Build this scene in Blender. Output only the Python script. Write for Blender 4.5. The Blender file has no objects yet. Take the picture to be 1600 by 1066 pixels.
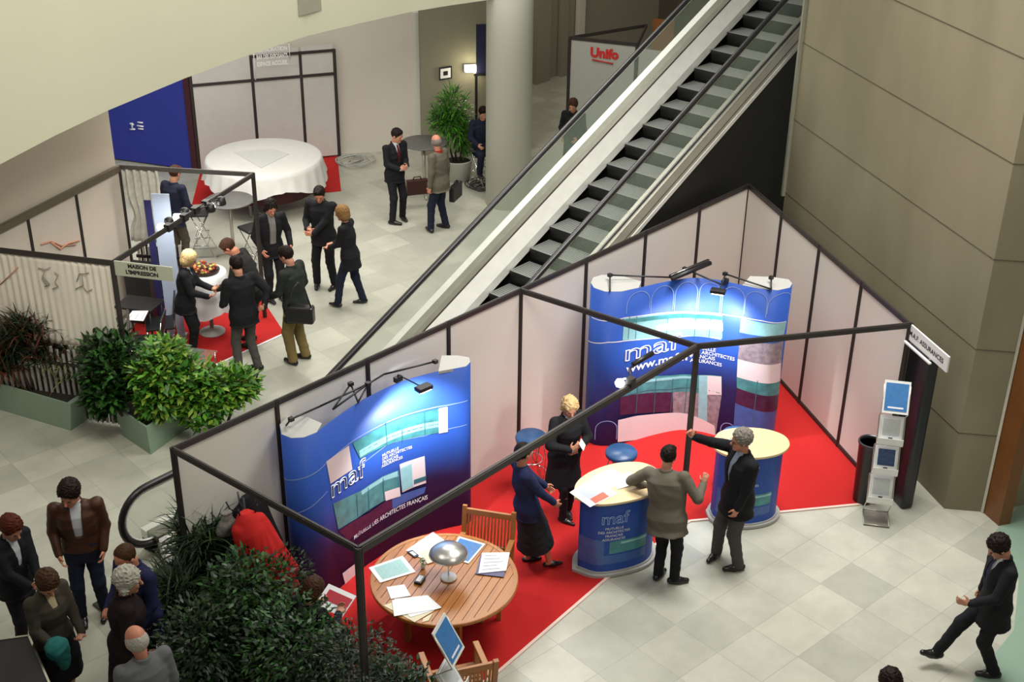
import bpy, bmesh, math, random
import numpy as np
from mathutils import Vector, Matrix
random.seed(7)
rng = np.random.default_rng(11)
SC = bpy.context.scene
COL = SC.collection

# ---------------------------------------------------------------- camera
FPX = 2033.48
CP = np.array([-15.95184782, -9.71802197, 9.34753688])
CF = np.array([0.65673834, 0.59483749, -0.4635333])
CR = np.array([0.67616036, -0.73664541, 0.01267681])
CU = np.array([0.33391903, 0.32174819, 0.88598881])
cam_d = bpy.data.cameras.new('camera')
cam = bpy.data.objects.new('camera', cam_d)
COL.objects.link(cam)
cam_d.sensor_width = 36
cam_d.lens = FPX / 1600 * 36
cam_d.clip_end = 200
cam.matrix_world = Matrix(((CR[0], CU[0], -CF[0], CP[0]), (CR[1], CU[1], -CF[1], CP[1]),
                           (CR[2], CU[2], -CF[2], CP[2]), (0, 0, 0, 1)))
SC.camera = cam
SC.view_settings.view_transform = 'Standard'
SC.view_settings.look = 'None'
SC.view_settings.exposure = 0.0
SC.view_settings.gamma = 1
SC.view_settings.use_curve_mapping = False

# ---------------------------------------------------------------- light
world = bpy.data.worlds.new('world')
SC.world = world
world.use_nodes = True
world.node_tree.nodes['Background'].inputs[0].default_value = (0.9, 0.88, 0.78, 1)
world.node_tree.nodes['Background'].inputs[1].default_value = 0.22


def area(name, loc, target, size, power, color=(1, .97, .88), sy=None):
    d = bpy.data.lights.new(name, 'AREA')
    d.shape = 'RECTANGLE'
    d.size = size
    d.size_y = sy or size
    d.energy = power
    d.color = color
    o = bpy.data.objects.new(name, d)
    COL.objects.link(o)
    o.location = loc
    o.rotation_euler = (Vector(target) - Vector(loc)).to_track_quat('-Z', 'Y').to_euler()
    return o


def spot(name, loc, target, power, angle=60, blend=.6, color=(1, .96, .9), rad=.05):
    d = bpy.data.lights.new(name, 'SPOT')
    d.energy = power
    d.color = color
    d.spot_size = math.radians(angle)
    d.spot_blend = blend
    d.shadow_soft_size = rad
    o = bpy.data.objects.new(name, d)
    COL.objects.link(o)
    o.location = loc
    o.rotation_euler = (Vector(target) - Vector(loc)).to_track_quat('-Z', 'Y').to_euler()
    return o


ml = area('ceiling_light_main', (-3.6, -3.4, 10.5), (-4.4, -3.0, 0), 3.5, 430, (1, .975, .93))
ml.data.spread = math.radians(105)
area('ceiling_light_back', (-1.0, 5.0, 10.5), (-1.5, 6.5, 0), 5, 900, (1, .975, .91))
area('ceiling_light_left', (-13.0, 1.0, 11.0), (-10, 3.0, 0), 4, 190, (1, .96, .86))
area('ceiling_light_wall', (-9.0, -9.0, 9.5), (-1, -2, 4), 3, 240, (1, .93, .78))
area('parapet_fill_light', (-10.5, -2.5, 10.8), (-6.0, 6.5, 4.5), 3, 265, (1, .97, .86)).data.spread = math.radians(100)  # added fill light to brighten the gallery parapet, not a known fitting
area('overhang_light', (-4.5, 8.2, 4.2), (-5, 8.8, 0), 1.2, 230, (1, .95, .88), 5)
area('gallery_light', (5.5, 9.5, 5.5), (5.5, 8.5, 0), 3, 60, (1, .9, .72))

# ---------------------------------------------------------------- helpers


def at(px, py, z=0.0):
    """world point at height z seen at photo pixel (px, py)"""
    v = CF * FPX + CR * (px - 800) + CU * (533 - py)
    t = (z - CP[2]) / v[2]
    return Vector(CP + v * t)


def on_plane(px, py, p0, n):
    v = CF * FPX + CR * (px - 800) + CU * (533 - py)
    n = np.array(n, float)
    t = (n @ (np.array(p0, float) - CP)) / (n @ v)
    return Vector(CP + v * t)


def V(*a):
    return Vector(a)


MATS = {}


def mat(name, col, rough=.6, metal=0., noise=0., nscale=8., spec=.5, emit=0., alpha=1., bump=0., trans=0., ncol=None):
    if name in MATS:
        return MATS[name]
    m = bpy.data.materials.new(name)
    m.use_nodes = True
    nt = m.node_tree
    b = nt.nodes['Principled BSDF']
    c = tuple(col) + (1,)
    b.inputs['Base Color'].default_value = c
    b.inputs['Roughness'].default_value = rough
    b.inputs['Metallic'].default_value = metal
    b.inputs['Specular IOR Level'].default_value = spec
    if emit:
        b.inputs['Emission Color'].default_value = c
        b.inputs['Emission Strength'].default_value = emit
    if alpha < 1:
        b.inputs['Alpha'].default_value = alpha
    if trans:
        b.inputs['Transmission Weight'].default_value = trans
    tc = nt.nodes.new('ShaderNodeTexCoord')
    no = nt.nodes.new('ShaderNodeTexNoise')
    no.inputs['Scale'].default_value = nscale
    no.inputs['Detail'].default_value = 4
    nt.links.new(tc.outputs['Object'], no.inputs['Vector'])
    mx = nt.nodes.new('ShaderNodeMix')
    mx.data_type = 'RGBA'
    mx.inputs[6].default_value = c
    k = ncol or tuple(max(0, x * (1 - (noise or .08) * 1.6)) for x in col)
    mx.inputs[7].default_value = tuple(k) + (1,)
    nt.links.new(no.outputs['Fac'], mx.inputs[0])
    nt.links.new(mx.outputs[2], b.inputs['Base Color'])
    if bump:
        bp = nt.nodes.new('ShaderNodeBump')
        bp.inputs['Strength'].default_value = bump
        bp.inputs['Distance'].default_value = .01
        nt.links.new(no.outputs['Fac'], bp.inputs['Height'])
        nt.links.new(bp.outputs['Normal'], b.inputs['Normal'])
    MATS[name] = m
    return m


def tag(o, label=None, cat=None, group=None, kind=None):
    if label:
        o['label'] = label
    if cat:
        o['category'] = cat
    if group:
        o['group'] = group
    if kind:
        o['kind'] = kind
    return o


def empty(name, loc=(0, 0, 0), rz=0., label=None, cat=None, group=None):
    o = bpy.data.objects.new(name, None)
    COL.objects.link(o)
    o.location = loc
    o.rotation_euler = (0, 0, rz)
    o.empty_display_size = .1
    return tag(o, label, cat, group)


def rotz(x, y, a):
    c, s = math.cos(a), math.sin(a)
    return x * c - y * s, x * s + y * c


class MB:
    """mesh builder: collects faces with material slots, links as one object"""

    def __init__(self):
        self.v = []
        self.f = []
        self.m = []
        self.s = []

    def add(self, vs, fs, mi=0, smooth=False):
        n = len(self.v)
        self.v += [tuple(p) for p in vs]
        for f in fs:
            self.f.append(tuple(i + n for i in f))
            self.m.append(mi)
            self.s.append(smooth)
        return self

    def box(self, c, s, mi=0, rz=0., M=None):
        c = Vector(c)
        vs = []
        for dx in (-.5, .5):
            for dy in (-.5, .5):
                for dz in (-.5, .5):
                    p = Vector((dx * s[0], dy * s[1], dz * s[2]))
                    if M is not None:
                        p = M @ p
                    elif rz:
                        p = Vector((*rotz(p.x, p.y, rz), p.z))
                    vs.append(c + p)
        self.add(vs, [(0, 1, 3, 2), (4, 6, 7, 5), (0, 4, 5, 1), (2, 3, 7, 6), (0, 2, 6, 4), (1, 5, 7, 3)], mi)
        return self

    def beam(self, a, b, w, h, mi=0, up=(0, 0, 1)):
        a, b = Vector(a), Vector(b)
        d = (b - a)
        L = d.length
        if L < 1e-6:
            return self
        d.normalize()
        u = Vector(up)
        if abs(d.dot(u)) > .98:
            u = Vector((0, 1, 0))
        r = d.cross(u).normalized()
        u = r.cross(d).normalized()
        M = Matrix((r, d, u)).transposed()
        return self.box((a + b) / 2, (w, L, h), mi, M=M)

    def tube(self, pts, r, mi=0, n=8, cap=True):
        pts = [Vector(p) for p in pts]
        rs = r if isinstance(r, (list, tuple)) else [r] * len(pts)
        rings = []
        prev = None
        for i, p in enumerate(pts):
            if i == 0:
                d = pts[1] - p
            elif i == len(pts) - 1:
                d = p - pts[-2]
            else:
                d = (pts[i + 1] - p).normalized() + (p - pts[i - 1]).normalized()
            d.normalize()
            if prev is None:
                u = Vector((0, 0, 1)) if abs(d.z) < .9 else Vector((1, 0, 0))
            else:
                u = prev
            x = d.cross(u).normalized()
            u = x.cross(d).normalized()
            prev = u
            rings.append([p + (x * math.cos(t) + u * math.sin(t)) * rs[i] for t in
                          [2 * math.pi * k / n for k in range(n)]])
        vs = [q for ring in rings for q in ring]
        fs = []
        for i in range(len(pts) - 1):
            for k in range(n):
                a = i * n + k
                b = i * n + (k + 1) % n
                fs.append((a, b, b + n, a + n))
        if cap:
            fs.append(tuple(reversed(range(n))))
            fs.append(tuple(range((len(pts) - 1) * n, len(pts) * n)))
        return self.add(vs, fs, mi, True)

    def lathe(self, c, prof, n=24, mi=0, sx=1., sy=1., rz=0., smooth=True):
        c = Vector(c)
        vs = []
        for r, z in prof:
            for k in range(n):
                t = 2 * math.pi * k / n
                x, y = rotz(r * math.cos(t) * sx, r * math.sin(t) * sy, rz)
                vs.append(c + Vector((x, y, z)))
        fs = []
        for i in range(len(prof) - 1):
            for k in range(n):
                a = i * n + k
                b = i * n + (k + 1) % n
                fs.append((a, b, b + n, a + n))
        if prof[0][0] > 1e-4:
            fs.append(tuple(reversed(range(n))))
        if prof[-1][0] > 1e-4:
            fs.append(tuple(range((len(prof) - 1) * n, len(prof) * n)))
        return self.add(vs, fs, mi, smooth)

    def prism(self, poly, z0, z1, mi=0):
        n = len(poly)
        a = sum(poly[i][0] * poly[(i + 1) % n][1] - poly[(i + 1) % n][0] * poly[i][1] for i in range(n))
        if a < 0:
            poly = poly[::-1]
        vs = [(p[0], p[1], z0) for p in poly] + [(p[0], p[1], z1) for p in poly]
        fs = [tuple(reversed(range(n))), tuple(range(n, 2 * n))]
        for i in range(n):
            j = (i + 1) % n
            fs.append((i, j, j + n, i + n))
        return self.add(vs, fs, mi)

    def build(self, name, mats, parent=None, label=None, bevel=0., loc=None, rot=None):
        me = bpy.data.meshes.new(name)
        me.from_pydata(self.v, [], self.f)
        if not isinstance(mats, (list, tuple)):
            mats = [mats]
        for m in mats:
            me.materials.append(m)
        me.polygons.foreach_set('material_index', self.m)
        me.polygons.foreach_set('use_smooth', self.s)
        me.update()
        bm = bmesh.new()
        bm.from_mesh(me)
        bmesh.ops.recalc_face_normals(bm, faces=bm.faces)
        bm.to_mesh(me)
        bm.free()
        o = bpy.data.objects.new(name, me)
        COL.objects.link(o)
        if parent is not None:
            o.parent = parent
        if loc is not None:
            o.location = loc
        if rot is not None:
            o.rotation_euler = rot
        if bevel:
            b = o.modifiers.new('bevel', 'BEVEL')
            b.width = bevel
            b.segments = 2
            b.limit_method = 'ANGLE'
        if label:
            o['label'] = label
        return o


def text_mesh(s, size=1., extrude=0., outline=0., align='LEFT', bold=0.):
    """font outline as (verts, faces) in its own xy plane"""
    cu = bpy.data.curves.new('lettering', 'FONT')
    cu.body = s
    cu.size = size
    cu.align_x = align
    cu.resolution_u = 3
    cu.space_line = .95
    if outline:
        cu.fill_mode = 'NONE'
        cu.bevel_depth = outline
        cu.bevel_resolution = 0
    else:
        cu.extrude = extrude
        cu.offset = bold
    o = bpy.data.objects.new('lettering', cu)
    COL.objects.link(o)
    dg = bpy.context.evaluated_depsgraph_get()
    me = bpy.data.meshes.new_from_object(o.evaluated_get(dg))
    vs = [tuple(v.co) for v in me.vertices]
    fs = [tuple(p.vertices) for p in me.polygons]
    bpy.data.objects.remove(o)
    bpy.data.curves.remove(cu)
    bpy.data.meshes.remove(me)
    return vs, fs


def copy_tree(o, parent=None):
    c = o.copy()
    COL.objects.link(c)
    c.parent = parent
    for ch in list(o.children):
        copy_tree(ch, c)
    return c

# ---------------------------------------------------------------- materials
M_frame = mat('dark_bronze_frame', (.045, .038, .035), .45, .3)
M_framel = mat('brushed_grey_frame', (.14, .13, .12), .4, .5)
M_panel = mat('white_laminate_panel', (.70, .675, .615), .55, noise=.03, nscale=3)
M_carpet = mat('red_carpet', (.47, .006, .005), .95, noise=.12, nscale=60, bump=.3)
M_white = mat('white_plastic', (.8, .8, .78), .4)
M_black = mat('black_plastic', (.012, .012, .014), .4)
M_chrome = mat('chrome_steel', (.7, .7, .7), .18, 1.)
M_steel = mat('brushed_steel', (.58, .56, .49), .32, .7, noise=.15, nscale=5)
M_steelb = mat('bright_steel_skirt', (.88, .88, .84), .32, .25, noise=.12, nscale=6)
M_rubber = mat('black_rubber', (.012, .011, .012), .35)
M_wood = mat('teak_wood', (.50, .20, .05), .4, noise=.3, nscale=6)
M_pale = mat('pale_beech_top', (.78, .60, .34), .4, noise=.12, nscale=4)
M_blue = mat('blue_print', (.035, .035, .36), .3, noise=.1, nscale=2)
M_royal = mat('royal_blue_fabric', (.03, .045, .38), .8, noise=.1)
M_paper = mat('white_paper', (.85, .86, .88), .6, noise=.03)
M_lamp = mat('lamp_glow', (1, .97, .9), .5, emit=14.)
M_greymetal = mat('grey_cap', (.42, .42, .40), .5)


def wall_mat(name, base, dark, grid=None):
    return mat(name, base, .75, noise=.1, nscale=1.5, ncol=dark)


def nodes(m):
    return m.node_tree, m.node_tree.nodes, m.node_tree.links


def floor_material():
    m = bpy.data.materials.new('stone_tiles')
    m.use_nodes = True
    nt, N, L = nodes(m)
    b = N['Principled BSDF']
    tc = N.new('ShaderNodeTexCoord')
    mp = N.new('ShaderNodeMapping')
    mp.inputs['Rotation'].default_value = (0, 0, math.radians(6))
    L.new(tc.outputs['Object'], mp.inputs[0])
    br = N.new('ShaderNodeTexBrick')
    br.offset = 0.0
    br.inputs['Scale'].default_value = 1
    br.inputs['Brick Width'].default_value = .60
    br.inputs['Row Height'].default_value = .60
    br.inputs['Mortar Size'].default_value = .004
    br.inputs['Bias'].default_value = -.1
    br.inputs['Color1'].default_value = (.48, .48, .41, 1)
    br.inputs['Color2'].default_value = (.36, .365, .315, 1)
    br.inputs['Mortar'].default_value = (.33, .33, .29, 1)
    L.new(mp.outputs[0], br.inputs['Vector'])
    no = N.new('ShaderNodeTexNoise')
    no.inputs['Scale'].default_value = 2.2
    no.inputs['Detail'].default_value = 9
    no.inputs['Roughness'].default_value = .65
    L.new(tc.outputs['Object'], no.inputs['Vector'])
    rmp = N.new('ShaderNodeValToRGB')
    rmp.color_ramp.elements[0].position = .3
    rmp.color_ramp.elements[0].color = (.84, .84, .82, 1)
    rmp.color_ramp.elements[1].position = .7
    rmp.color_ramp.elements[1].color = (1.06, 1.06, 1.04, 1)
    L.new(no.outputs['Fac'], rmp.inputs[0])
    mx = N.new('ShaderNodeMix')
    mx.data_type = 'RGBA'
    mx.blend_type = 'MULTIPLY'
    mx.inputs[0].default_value = 1
    L.new(br.outputs['Color'], mx.inputs[6])
    L.new(rmp.outputs[0], mx.inputs[7])
    L.new(mx.outputs[2], b.inputs['Base Color'])
    b.inputs['Roughness'].default_value = .28
    return m


def stone_material():
    m = bpy.data.materials.new('wall_stone')
    m.use_nodes = True
    nt, N, L = nodes(m)
    b = N['Principled BSDF']
    tc = N.new('ShaderNodeTexCoord')
    mp = N.new('ShaderNodeMapping')
    mp.inputs['Scale'].default_value = (1.3, 1.3, .5)
    L.new(tc.outputs['Object'], mp.inputs[0])
    no = N.new('ShaderNodeTexNoise')
    no.inputs['Scale'].default_value = 1.0
    no.inputs['Detail'].default_value = 7
    L.new(mp.outputs[0], no.inputs['Vector'])
    rmp = N.new('ShaderNodeValToRGB')
    rmp.color_ramp.elements[0].position = .35
    rmp.color_ramp.elements[0].color = (.205, .182, .115, 1)
    rmp.color_ramp.elements[1].position = .68
    rmp.color_ramp.elements[1].color = (.255, .225, .148, 1)
    L.new(no.outputs['Fac'], rmp.inputs[0])
    L.new(rmp.outputs[0], b.inputs['Base Color'])
    b.inputs['Roughness'].default_value = .7
    return m


# ---------------------------------------------------------------- the setting
def structure(name, mb, m):
    o = mb.build(name, m)
    o['kind'] = 'structure'
    return o


M_floor = floor_material()
M_stone = stone_material()
M_joint = mat('stone_joint', (.10, .085, .055), .9)
M_beige = mat('beige_plaster', (.63, .58, .51), .8, noise=.04, nscale=.5)
M_band = mat('cream_plaster', (.56, .55, .42), .8, noise=.05, nscale=.6)
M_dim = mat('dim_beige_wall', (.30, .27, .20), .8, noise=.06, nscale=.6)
M_col = mat('white_plaster', (.62, .62, .55), .7, noise=.03, nscale=1)

structure('floor', MB().box((0, 4, -.05), (60, 56, .1)), M_floor)

# stone wall behind the main booth, its corner pillar and the brown door post
TH = -.576
WD = Vector((math.sin(TH), -math.cos(TH), 0))          # towards the camera along the stone wall
WN = Vector((-math.cos(TH), -math.sin(TH), 0))         # out of the stone wall, into the hall
WN = Vector((WD.y, -WD.x, 0))
cor = at(1475, 795)
wend = cor - WD * 5.22
back = Vector((WD.y, -WD.x, 0))
if back.dot(Vector((-1, 0, 0))) > 0:
    back = -back                                        # away from the hall
mb = MB()
pil = at(1533, 800)
pd = (pil - cor).normalized()
mb.prism([tuple(cor.xy), tuple(wend.xy), tuple((wend + back * 1.4).xy), tuple((pil + back * 1.2).xy), tuple(pil.xy)], 0, 9, 0)
for z in (1.11, 2.26, 3.41, 4.55, 5.67, 6.8):
    mb.prism([tuple((cor - back * .004 - pd * .0).xy), tuple((wend - back * .004).xy), tuple((wend + back * .01).xy), tuple((cor + back * .01).xy)], z - .006, z + .006, 1)
    n2 = Vector((-pd.y, pd.x, 0))
    if n2.dot(Vector((0, -1, 0))) < 0:
        n2 = -n2
    mb.prism([tuple((cor + n2 * .004).xy), tuple((pil + n2 * .004).xy), tuple((pil - n2 * .01).xy), tuple((cor - n2 * .01).xy)], z - .006, z + .006, 1)
structure('wall_right', mb, [M_stone, M_joint])
M_brown = mat('varnished_brown_wood', (.22, .08, .02), .35, noise=.25, nscale=3)
mb = MB()
dq = at(1560, 822)
mb.prism([tuple((pil + V(.01, -.01, 0)).xy), tuple((dq).xy), tuple((dq + back * .16).xy), tuple((pil + back * .16 + V(.01, -.01, 0)).xy)], 0, 4.5, 0)
structure('door_1', mb, [M_brown])
mb = MB()
mb.prism([tuple((pil - V(.02, .0, 0)).xy), tuple((pil + V(-.02, -.035, 0)).xy), tuple((pil + V(.02, -.035, 0)).xy), tuple((pil + V(.02, 0, 0)).xy)], 0, 4.5, 0)
structure('trim_1', mb, [M_steel])
tp = wend + WN * .0
mb = MB()
mb.prism([tuple((wend - WD * .03).xy), tuple((wend + WD * .02).xy), tuple((wend + WD * .02 - back * .05).xy), tuple((wend - WD * .03 - back * .05).xy)], 2.2, 9)
structure('trim_3', mb, mat('pale_steel_edge', (.25, .25, .19), .5))
# floor beyond the door post, green light spill painted into its colour
M_green = mat('green_spill_tint', (.25, .36, .28), .3, noise=.06, nscale=2)
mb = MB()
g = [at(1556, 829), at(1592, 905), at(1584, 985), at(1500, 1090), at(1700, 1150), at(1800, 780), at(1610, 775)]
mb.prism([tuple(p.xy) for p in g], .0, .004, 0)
structure('floor_green_spill', mb, [M_green])
mb = MB()
g = [at(1594, 788), at(1640, 780), at(1640, 720), at(1596, 712)]
mb.prism([tuple(p.xy) for p in g], .004, .012, 0)
tag(mb.build('carpet', [M_carpet]), 'red carpet corner seen past the brown wooden door post', 'carpet')

# wall standing behind the left booth
e_ = at(185, 258, 2.45)
w_ = at(30, 337, 2.45)
wd_ = (V(w_.x, w_.y, 0) - V(e_.x, e_.y, 0)).normalized()
wb_ = V(-wd_.y, wd_.x, 0)
if wb_.y < 0:
    wb_ = -wb_
mb = MB()
s0_ = V(e_.x, e_.y, 0) + wb_ * .08 - wd_ * .03
mb.prism([tuple(s0_.xy), tuple((s0_ + wd_ * 8).xy), tuple((s0_ + wd_ * 8 + wb_ * .25).xy), tuple((s0_ + wb_ * .25).xy)], 0, 5.5)
structure('wall_left', mb, mat('beige_plaster_left', (.60, .53, .43), .8, noise=.04, nscale=.5))
# far beige wall, alcove wall, column
B0 = at(530, 240)
B1 = at(650, 235)
bd = (B1 - B0).normalized()
bn = Vector((-bd.y, bd.x, 0))
if bn.y < 0:
    bn = -bn
mb = MB()
K0 = at(312, 268) + V(.10, .16, 0)
K1 = at(183, 250)
K2 = K1 + (K1 - at(312, 268)) * 1.2 + V(.16, .08, 0)
mb.prism([tuple(B1.xy), tuple(B0.xy), tuple(K0.xy), tuple(K2.xy), tuple((K2 + V(.4, .4, 0)).xy), tuple((K0 + V(.4, .4, 0)).xy), tuple((B0 + bn * .3).xy), tuple((B1 + bn * .15).xy)], 0, 9)
structure('wall_back', mb, M_beige)
mb = MB()
mb.prism([tuple((B1 - bd * .02 - bn * .03).xy), tuple((B1 + bd * .12 - bn * .03).xy), tuple((B1 + bd * .12 + bn * .2).xy), tuple((B1 - bd * .02 + bn * .2).xy)], 0, 2.95)
structure('trim_2', mb, M_col)
A1 = at(660, 246) + bn * .1
A2 = at(748, 262) + bn * .2
mb = MB()
ad = bd
A2 = A1 + bd * 2.3
mb.prism([tuple(A1.xy), tuple(A2.xy), tuple((A2 + bn * .15).xy), tuple((A1 + bn * .15).xy)], 0, 7)
structure('wall_alcove', mb, mat('olive_alcove_wall', (.24, .225, .16), .8))
mb = MB()
mb.lathe(at(795, 322) + V(.12, .14, 0), [(.43, 0), (.43, 9)], 40)
structure('trim_column', mb, M_col)
# walls far behind the escalator
mb = MB()
e0, e1 = V(4.3, 12.5, 0), V(15.5, 9.0, 0)
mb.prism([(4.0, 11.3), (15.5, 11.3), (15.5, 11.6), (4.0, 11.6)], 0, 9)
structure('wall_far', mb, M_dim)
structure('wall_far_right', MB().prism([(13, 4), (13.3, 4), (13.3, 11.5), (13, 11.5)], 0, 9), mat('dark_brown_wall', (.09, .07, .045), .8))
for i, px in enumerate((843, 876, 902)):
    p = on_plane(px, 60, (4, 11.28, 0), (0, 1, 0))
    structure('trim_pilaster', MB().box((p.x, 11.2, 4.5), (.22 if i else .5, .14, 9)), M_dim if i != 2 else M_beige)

# upper gallery parapet curving across the top left
pts = [at(-160, 330, 4), at(0, 257, 4), at(84, 213, 4), at(168, 173, 4), at(290, 122, 4), at(380, 89, 4), at(480, 56, 4), at(560, 37, 4), at(640, 19, 4), at(700, 9, 4), at(770, -1, 4), at(860, -20, 4)]
pl = [(p.x, p.y) for p in pts]
out = []
for i, p in enumerate(pl):
    q0 = pl[max(0, i - 1)]
    q1 = pl[min(len(pl) - 1, i + 1)]
    d = Vector((q1[0] - q0[0], q1[1] - q0[1])).normalized()
    out.append((p[0] - d.y * .35, p[1] + d.x * .35))
mb = MB()
n = len(pl)
vs = [(x, y, 4) for x, y in pl] + [(x, y, 7.2) for x, y in pl] + [(x, y, 4) for x, y in out] + [(x, y, 7.2) for x, y in out]
fs = []
for i in range(n - 1):
    fs += [(i, i + 1, n + i + 1, n + i), (2 * n + i, 3 * n + i, 3 * n + i + 1, 2 * n + i + 1),
           (i, 2 * n + i, 2 * n + i + 1, i + 1), (n + i, n + i + 1, 3 * n + i + 1, 3 * n + i)]
fs += [(0, n, 3 * n, 2 * n), (n - 1, 3 * n - 1, 4 * n - 1, 2 * n - 1)]
mb.add(vs, fs, 0, False)
o = structure('wall_gallery', mb, M_band)
mb = MB()
f0 = on_plane(476, 5, pts[6], (pts[6] - pts[5]).cross(V(0, 0, 1)))
fin = at(492, 52, 4.02)
mb.prism([(fin.x - .32, fin.y - .02), (fin.x + .18, fin.y + .02), (fin.x + .3, fin.y + .5), (fin.x - .3, fin.y + .5)], 4.35, 7.2)
structure('trim_fin', mb, mat('grey_fin', (.30, .29, .22), .8))

# ---------------------------------------------------------------- main exhibition booth
HB = 2.457
PW = 1.27
BX0 = -10.16
bpts = [V(BX0 + PW * i, 0, 0) for i in range(9)]
RD = V(math.sin(-.5759), -math.cos(-.5759), 0)
rpts = [RD * 1.182 * i for i in range(5)]
LF = V(-9.99, -2.54, 0)
MF = V(-4.78, -2.452, 0)
RF = rpts[4]
booth = empty('exhibition_booth', (0, 0, 0), 0, 'long white panelled exhibition booth with dark metal frame on red carpet', 'booth')


def post(p, parent, m=M_frame, w=.05, h=HB, name='post'):
    mb = MB()
    mb.lathe((p[0], p[1], 0), [(w * .55, 0), (w * .55, h)], 8, smooth=False)
    for k in range(4):
        a = math.pi / 4 + k * math.pi / 2
        mb.box((p[0] + math.cos(a) * w * .5, p[1] + math.sin(a) * w * .5, h / 2), (w * .28, w * .28, h), rz=a)
    return mb.build(name, m, parent)


def rail(a, b, parent, w=.04, h=.06, z=HB, m=M_frame, name='rail'):
    mb = MB()
    a = Vector((a[0], a[1], z - h / 2))
    b = Vector((b[0], b[1], z - h / 2))
    mb.beam(a, b, w, h)
    mb.beam(a + V(0, 0, h * .5 + .004), b + V(0, 0, h * .5 + .004), w * .5, .008)
    return mb.build(name, m, parent)


def panel(a, b, parent, z0=.05, z1=None, m=None, th=.012, name='wall_panel'):
    z1 = z1 or HB - .06
    a = Vector((a[0], a[1], 0))
    b = Vector((b[0], b[1], 0))
    d = (b - a).normalized()
    mb = MB()
    c = (a + b) / 2
    mb.beam(a + d * .03 + V(0, 0, (z0 + z1) / 2), b - d * .03 + V(0, 0, (z0 + z1) / 2), th, z1 - z0)
    return mb.build(name, m or M_panel, parent)


for i in range(9):
    post(bpts[i], booth)
for i in range(1, 5):
    post(rpts[i], booth)
for i in range(8):
    panel(bpts[i], bpts[i + 1], booth)
    rail(bpts[i], bpts[i + 1], booth)
    rail(bpts[i], bpts[i + 1], booth, z=.07, name='floor_rail')
for i in range(4):
    panel(rpts[i], rpts[i + 1], booth)
    rail(rpts[i], rpts[i + 1], booth)
    rail(rpts[i], rpts[i + 1], booth, z=.07, name='floor_rail')
post(LF, booth, w=.06)
post(MF, booth, w=.055)
rail(bpts[0], LF, booth)
rail(LF, MF, booth, w=.05, h=.07)
rail(bpts[4], MF, booth)
rail(MF, RF, booth)

mb = MB()
cl = [(BX0 + .02, -.0), (BX0 + .12, -2.62), (-8.3, -2.66), (-6.3, -2.5), (-4.72, -2.53), (RF.x - .12, RF.y - .1), (RF.x + .05, RF.y + .02), (0, 0)]
mb.prism(cl, 0.0, .012, 0)
tag(mb.build('carpet', [M_carpet]), 'large red carpet covering the floor of the main booth', 'carpet')
mb = MB()
for i in range(1, 5):
    mb.beam((*cl[i], .008), (*cl[i + 1], .008), .035, .018)
tag(mb.build('carpet_tape', [mat('pale_pink_tape', (.75, .55, .48), .6)]), 'pale edging tape along the front edge of the red booth carpet', 'tape')

# sign on the right end of the booth
sg = empty('hanging_sign', RF + V(0, 0, 0), 0, 'white sign with black lettering at the right end of the main booth', 'sign')
mb = MB()
s0, s1 = RD * .02, RD * .86
mb.beam(s0 + V(0, 0, 2.35), s1 + V(0, 0, 2.35), .02, .2)
mb.build('sign_board', M_white, sg)
mb = MB()
mb.beam(s0 + V(0.0, 0, 2.235) + V(-.05, .03, 0), s1 * .7 + V(0, 0, 2.235) + V(-.05, .03, 0), .03, .02)
mb.build('sign_lamp_strip', M_white, sg)


def stamp_text(parent, name, s, size, origin, xd, yd, m, off=.0, align='LEFT', bold=0.):
    """flat lettering laid on a plane: origin corner, xd reading direction, yd up"""
    vs, fs = text_mesh(s, size, align=align, bold=bold)
    xd = Vector(xd).normalized()
    yd = Vector(yd).normalized()
    nrm = xd.cross(yd)
    mb = MB()
    mb.add([Vector(origin) + xd * x + yd * y + nrm * off for x, y, z in vs], fs)
    return mb.build(name, m, parent)


M_ink = mat('black_ink', (.01, .01, .01), .6)
M_white_ink = mat('white_ink', (.85, .87, .95), .5)
nn = RD.cross(V(0, 0, 1))
stamp_text(sg, 'lettering', 'M.A.F. ASSURANCES', .085, s0 + V(0, 0, 2.32) + nn * -.012, RD, (0, 0, 1), M_ink, bold=.002) if nn.dot(V(-1, 0, 0)) < 0 else stamp_text(sg, 'lettering', 'M.A.F. ASSURANCES', .085, s0 + V(.0, 0, 2.32) + nn * .012, RD, (0, 0, 1), M_ink, bold=.002)

# black tall panel beside the sign
bp = empty('black_column', at(1386, 775), math.atan2(RD.y, RD.x), 'tall black padded column standing below the sign at the booth end', 'column')
mb = MB()
mb.box((.10, .10, 1.07), (.46, .16, 2.14))
mb.build('shell', mat('black_vinyl', (.014, .014, .02), .35, bump=.2), bp, bevel=.04)
mb = MB()
mb.box((.10, .10, 2.16), (.36, .10, .05))
mb.box((.02, .10, 2.2), (.12, .08, .05))
mb.build('top_fitting', M_greymetal, bp)

# ---------------------------------------------------------------- escalator
EA = .022
ED = V(math.cos(EA), math.sin(EA), 0)
EN = V(-math.sin(EA), math.cos(EA), 0)
EO = V(-5, 1.675, 0)
ESL = .467
EW = 1.462


def EP(s, off, z):
    return EO + ED * s + EN * off + V(0, 0, z)


def erail(s):
    z = 2.150 + ESL * s
    # smooth transition into the level run
    k = .25
    a, b = z, 1.0
    h = max(k - abs(a - b), 0) / k
    return max(a, b) + h * h * k / 4


esc = empty('escalator', (EO.x, EO.y, 0), 0, 'glass sided escalator with black handrails rising behind the main booth', 'escalator')
esc.location = (0, 0, 0)
S0, S1 = -4.62, 9.0
ss = [S0 + (S1 - S0) * i / 90 for i in range(91)]


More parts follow.
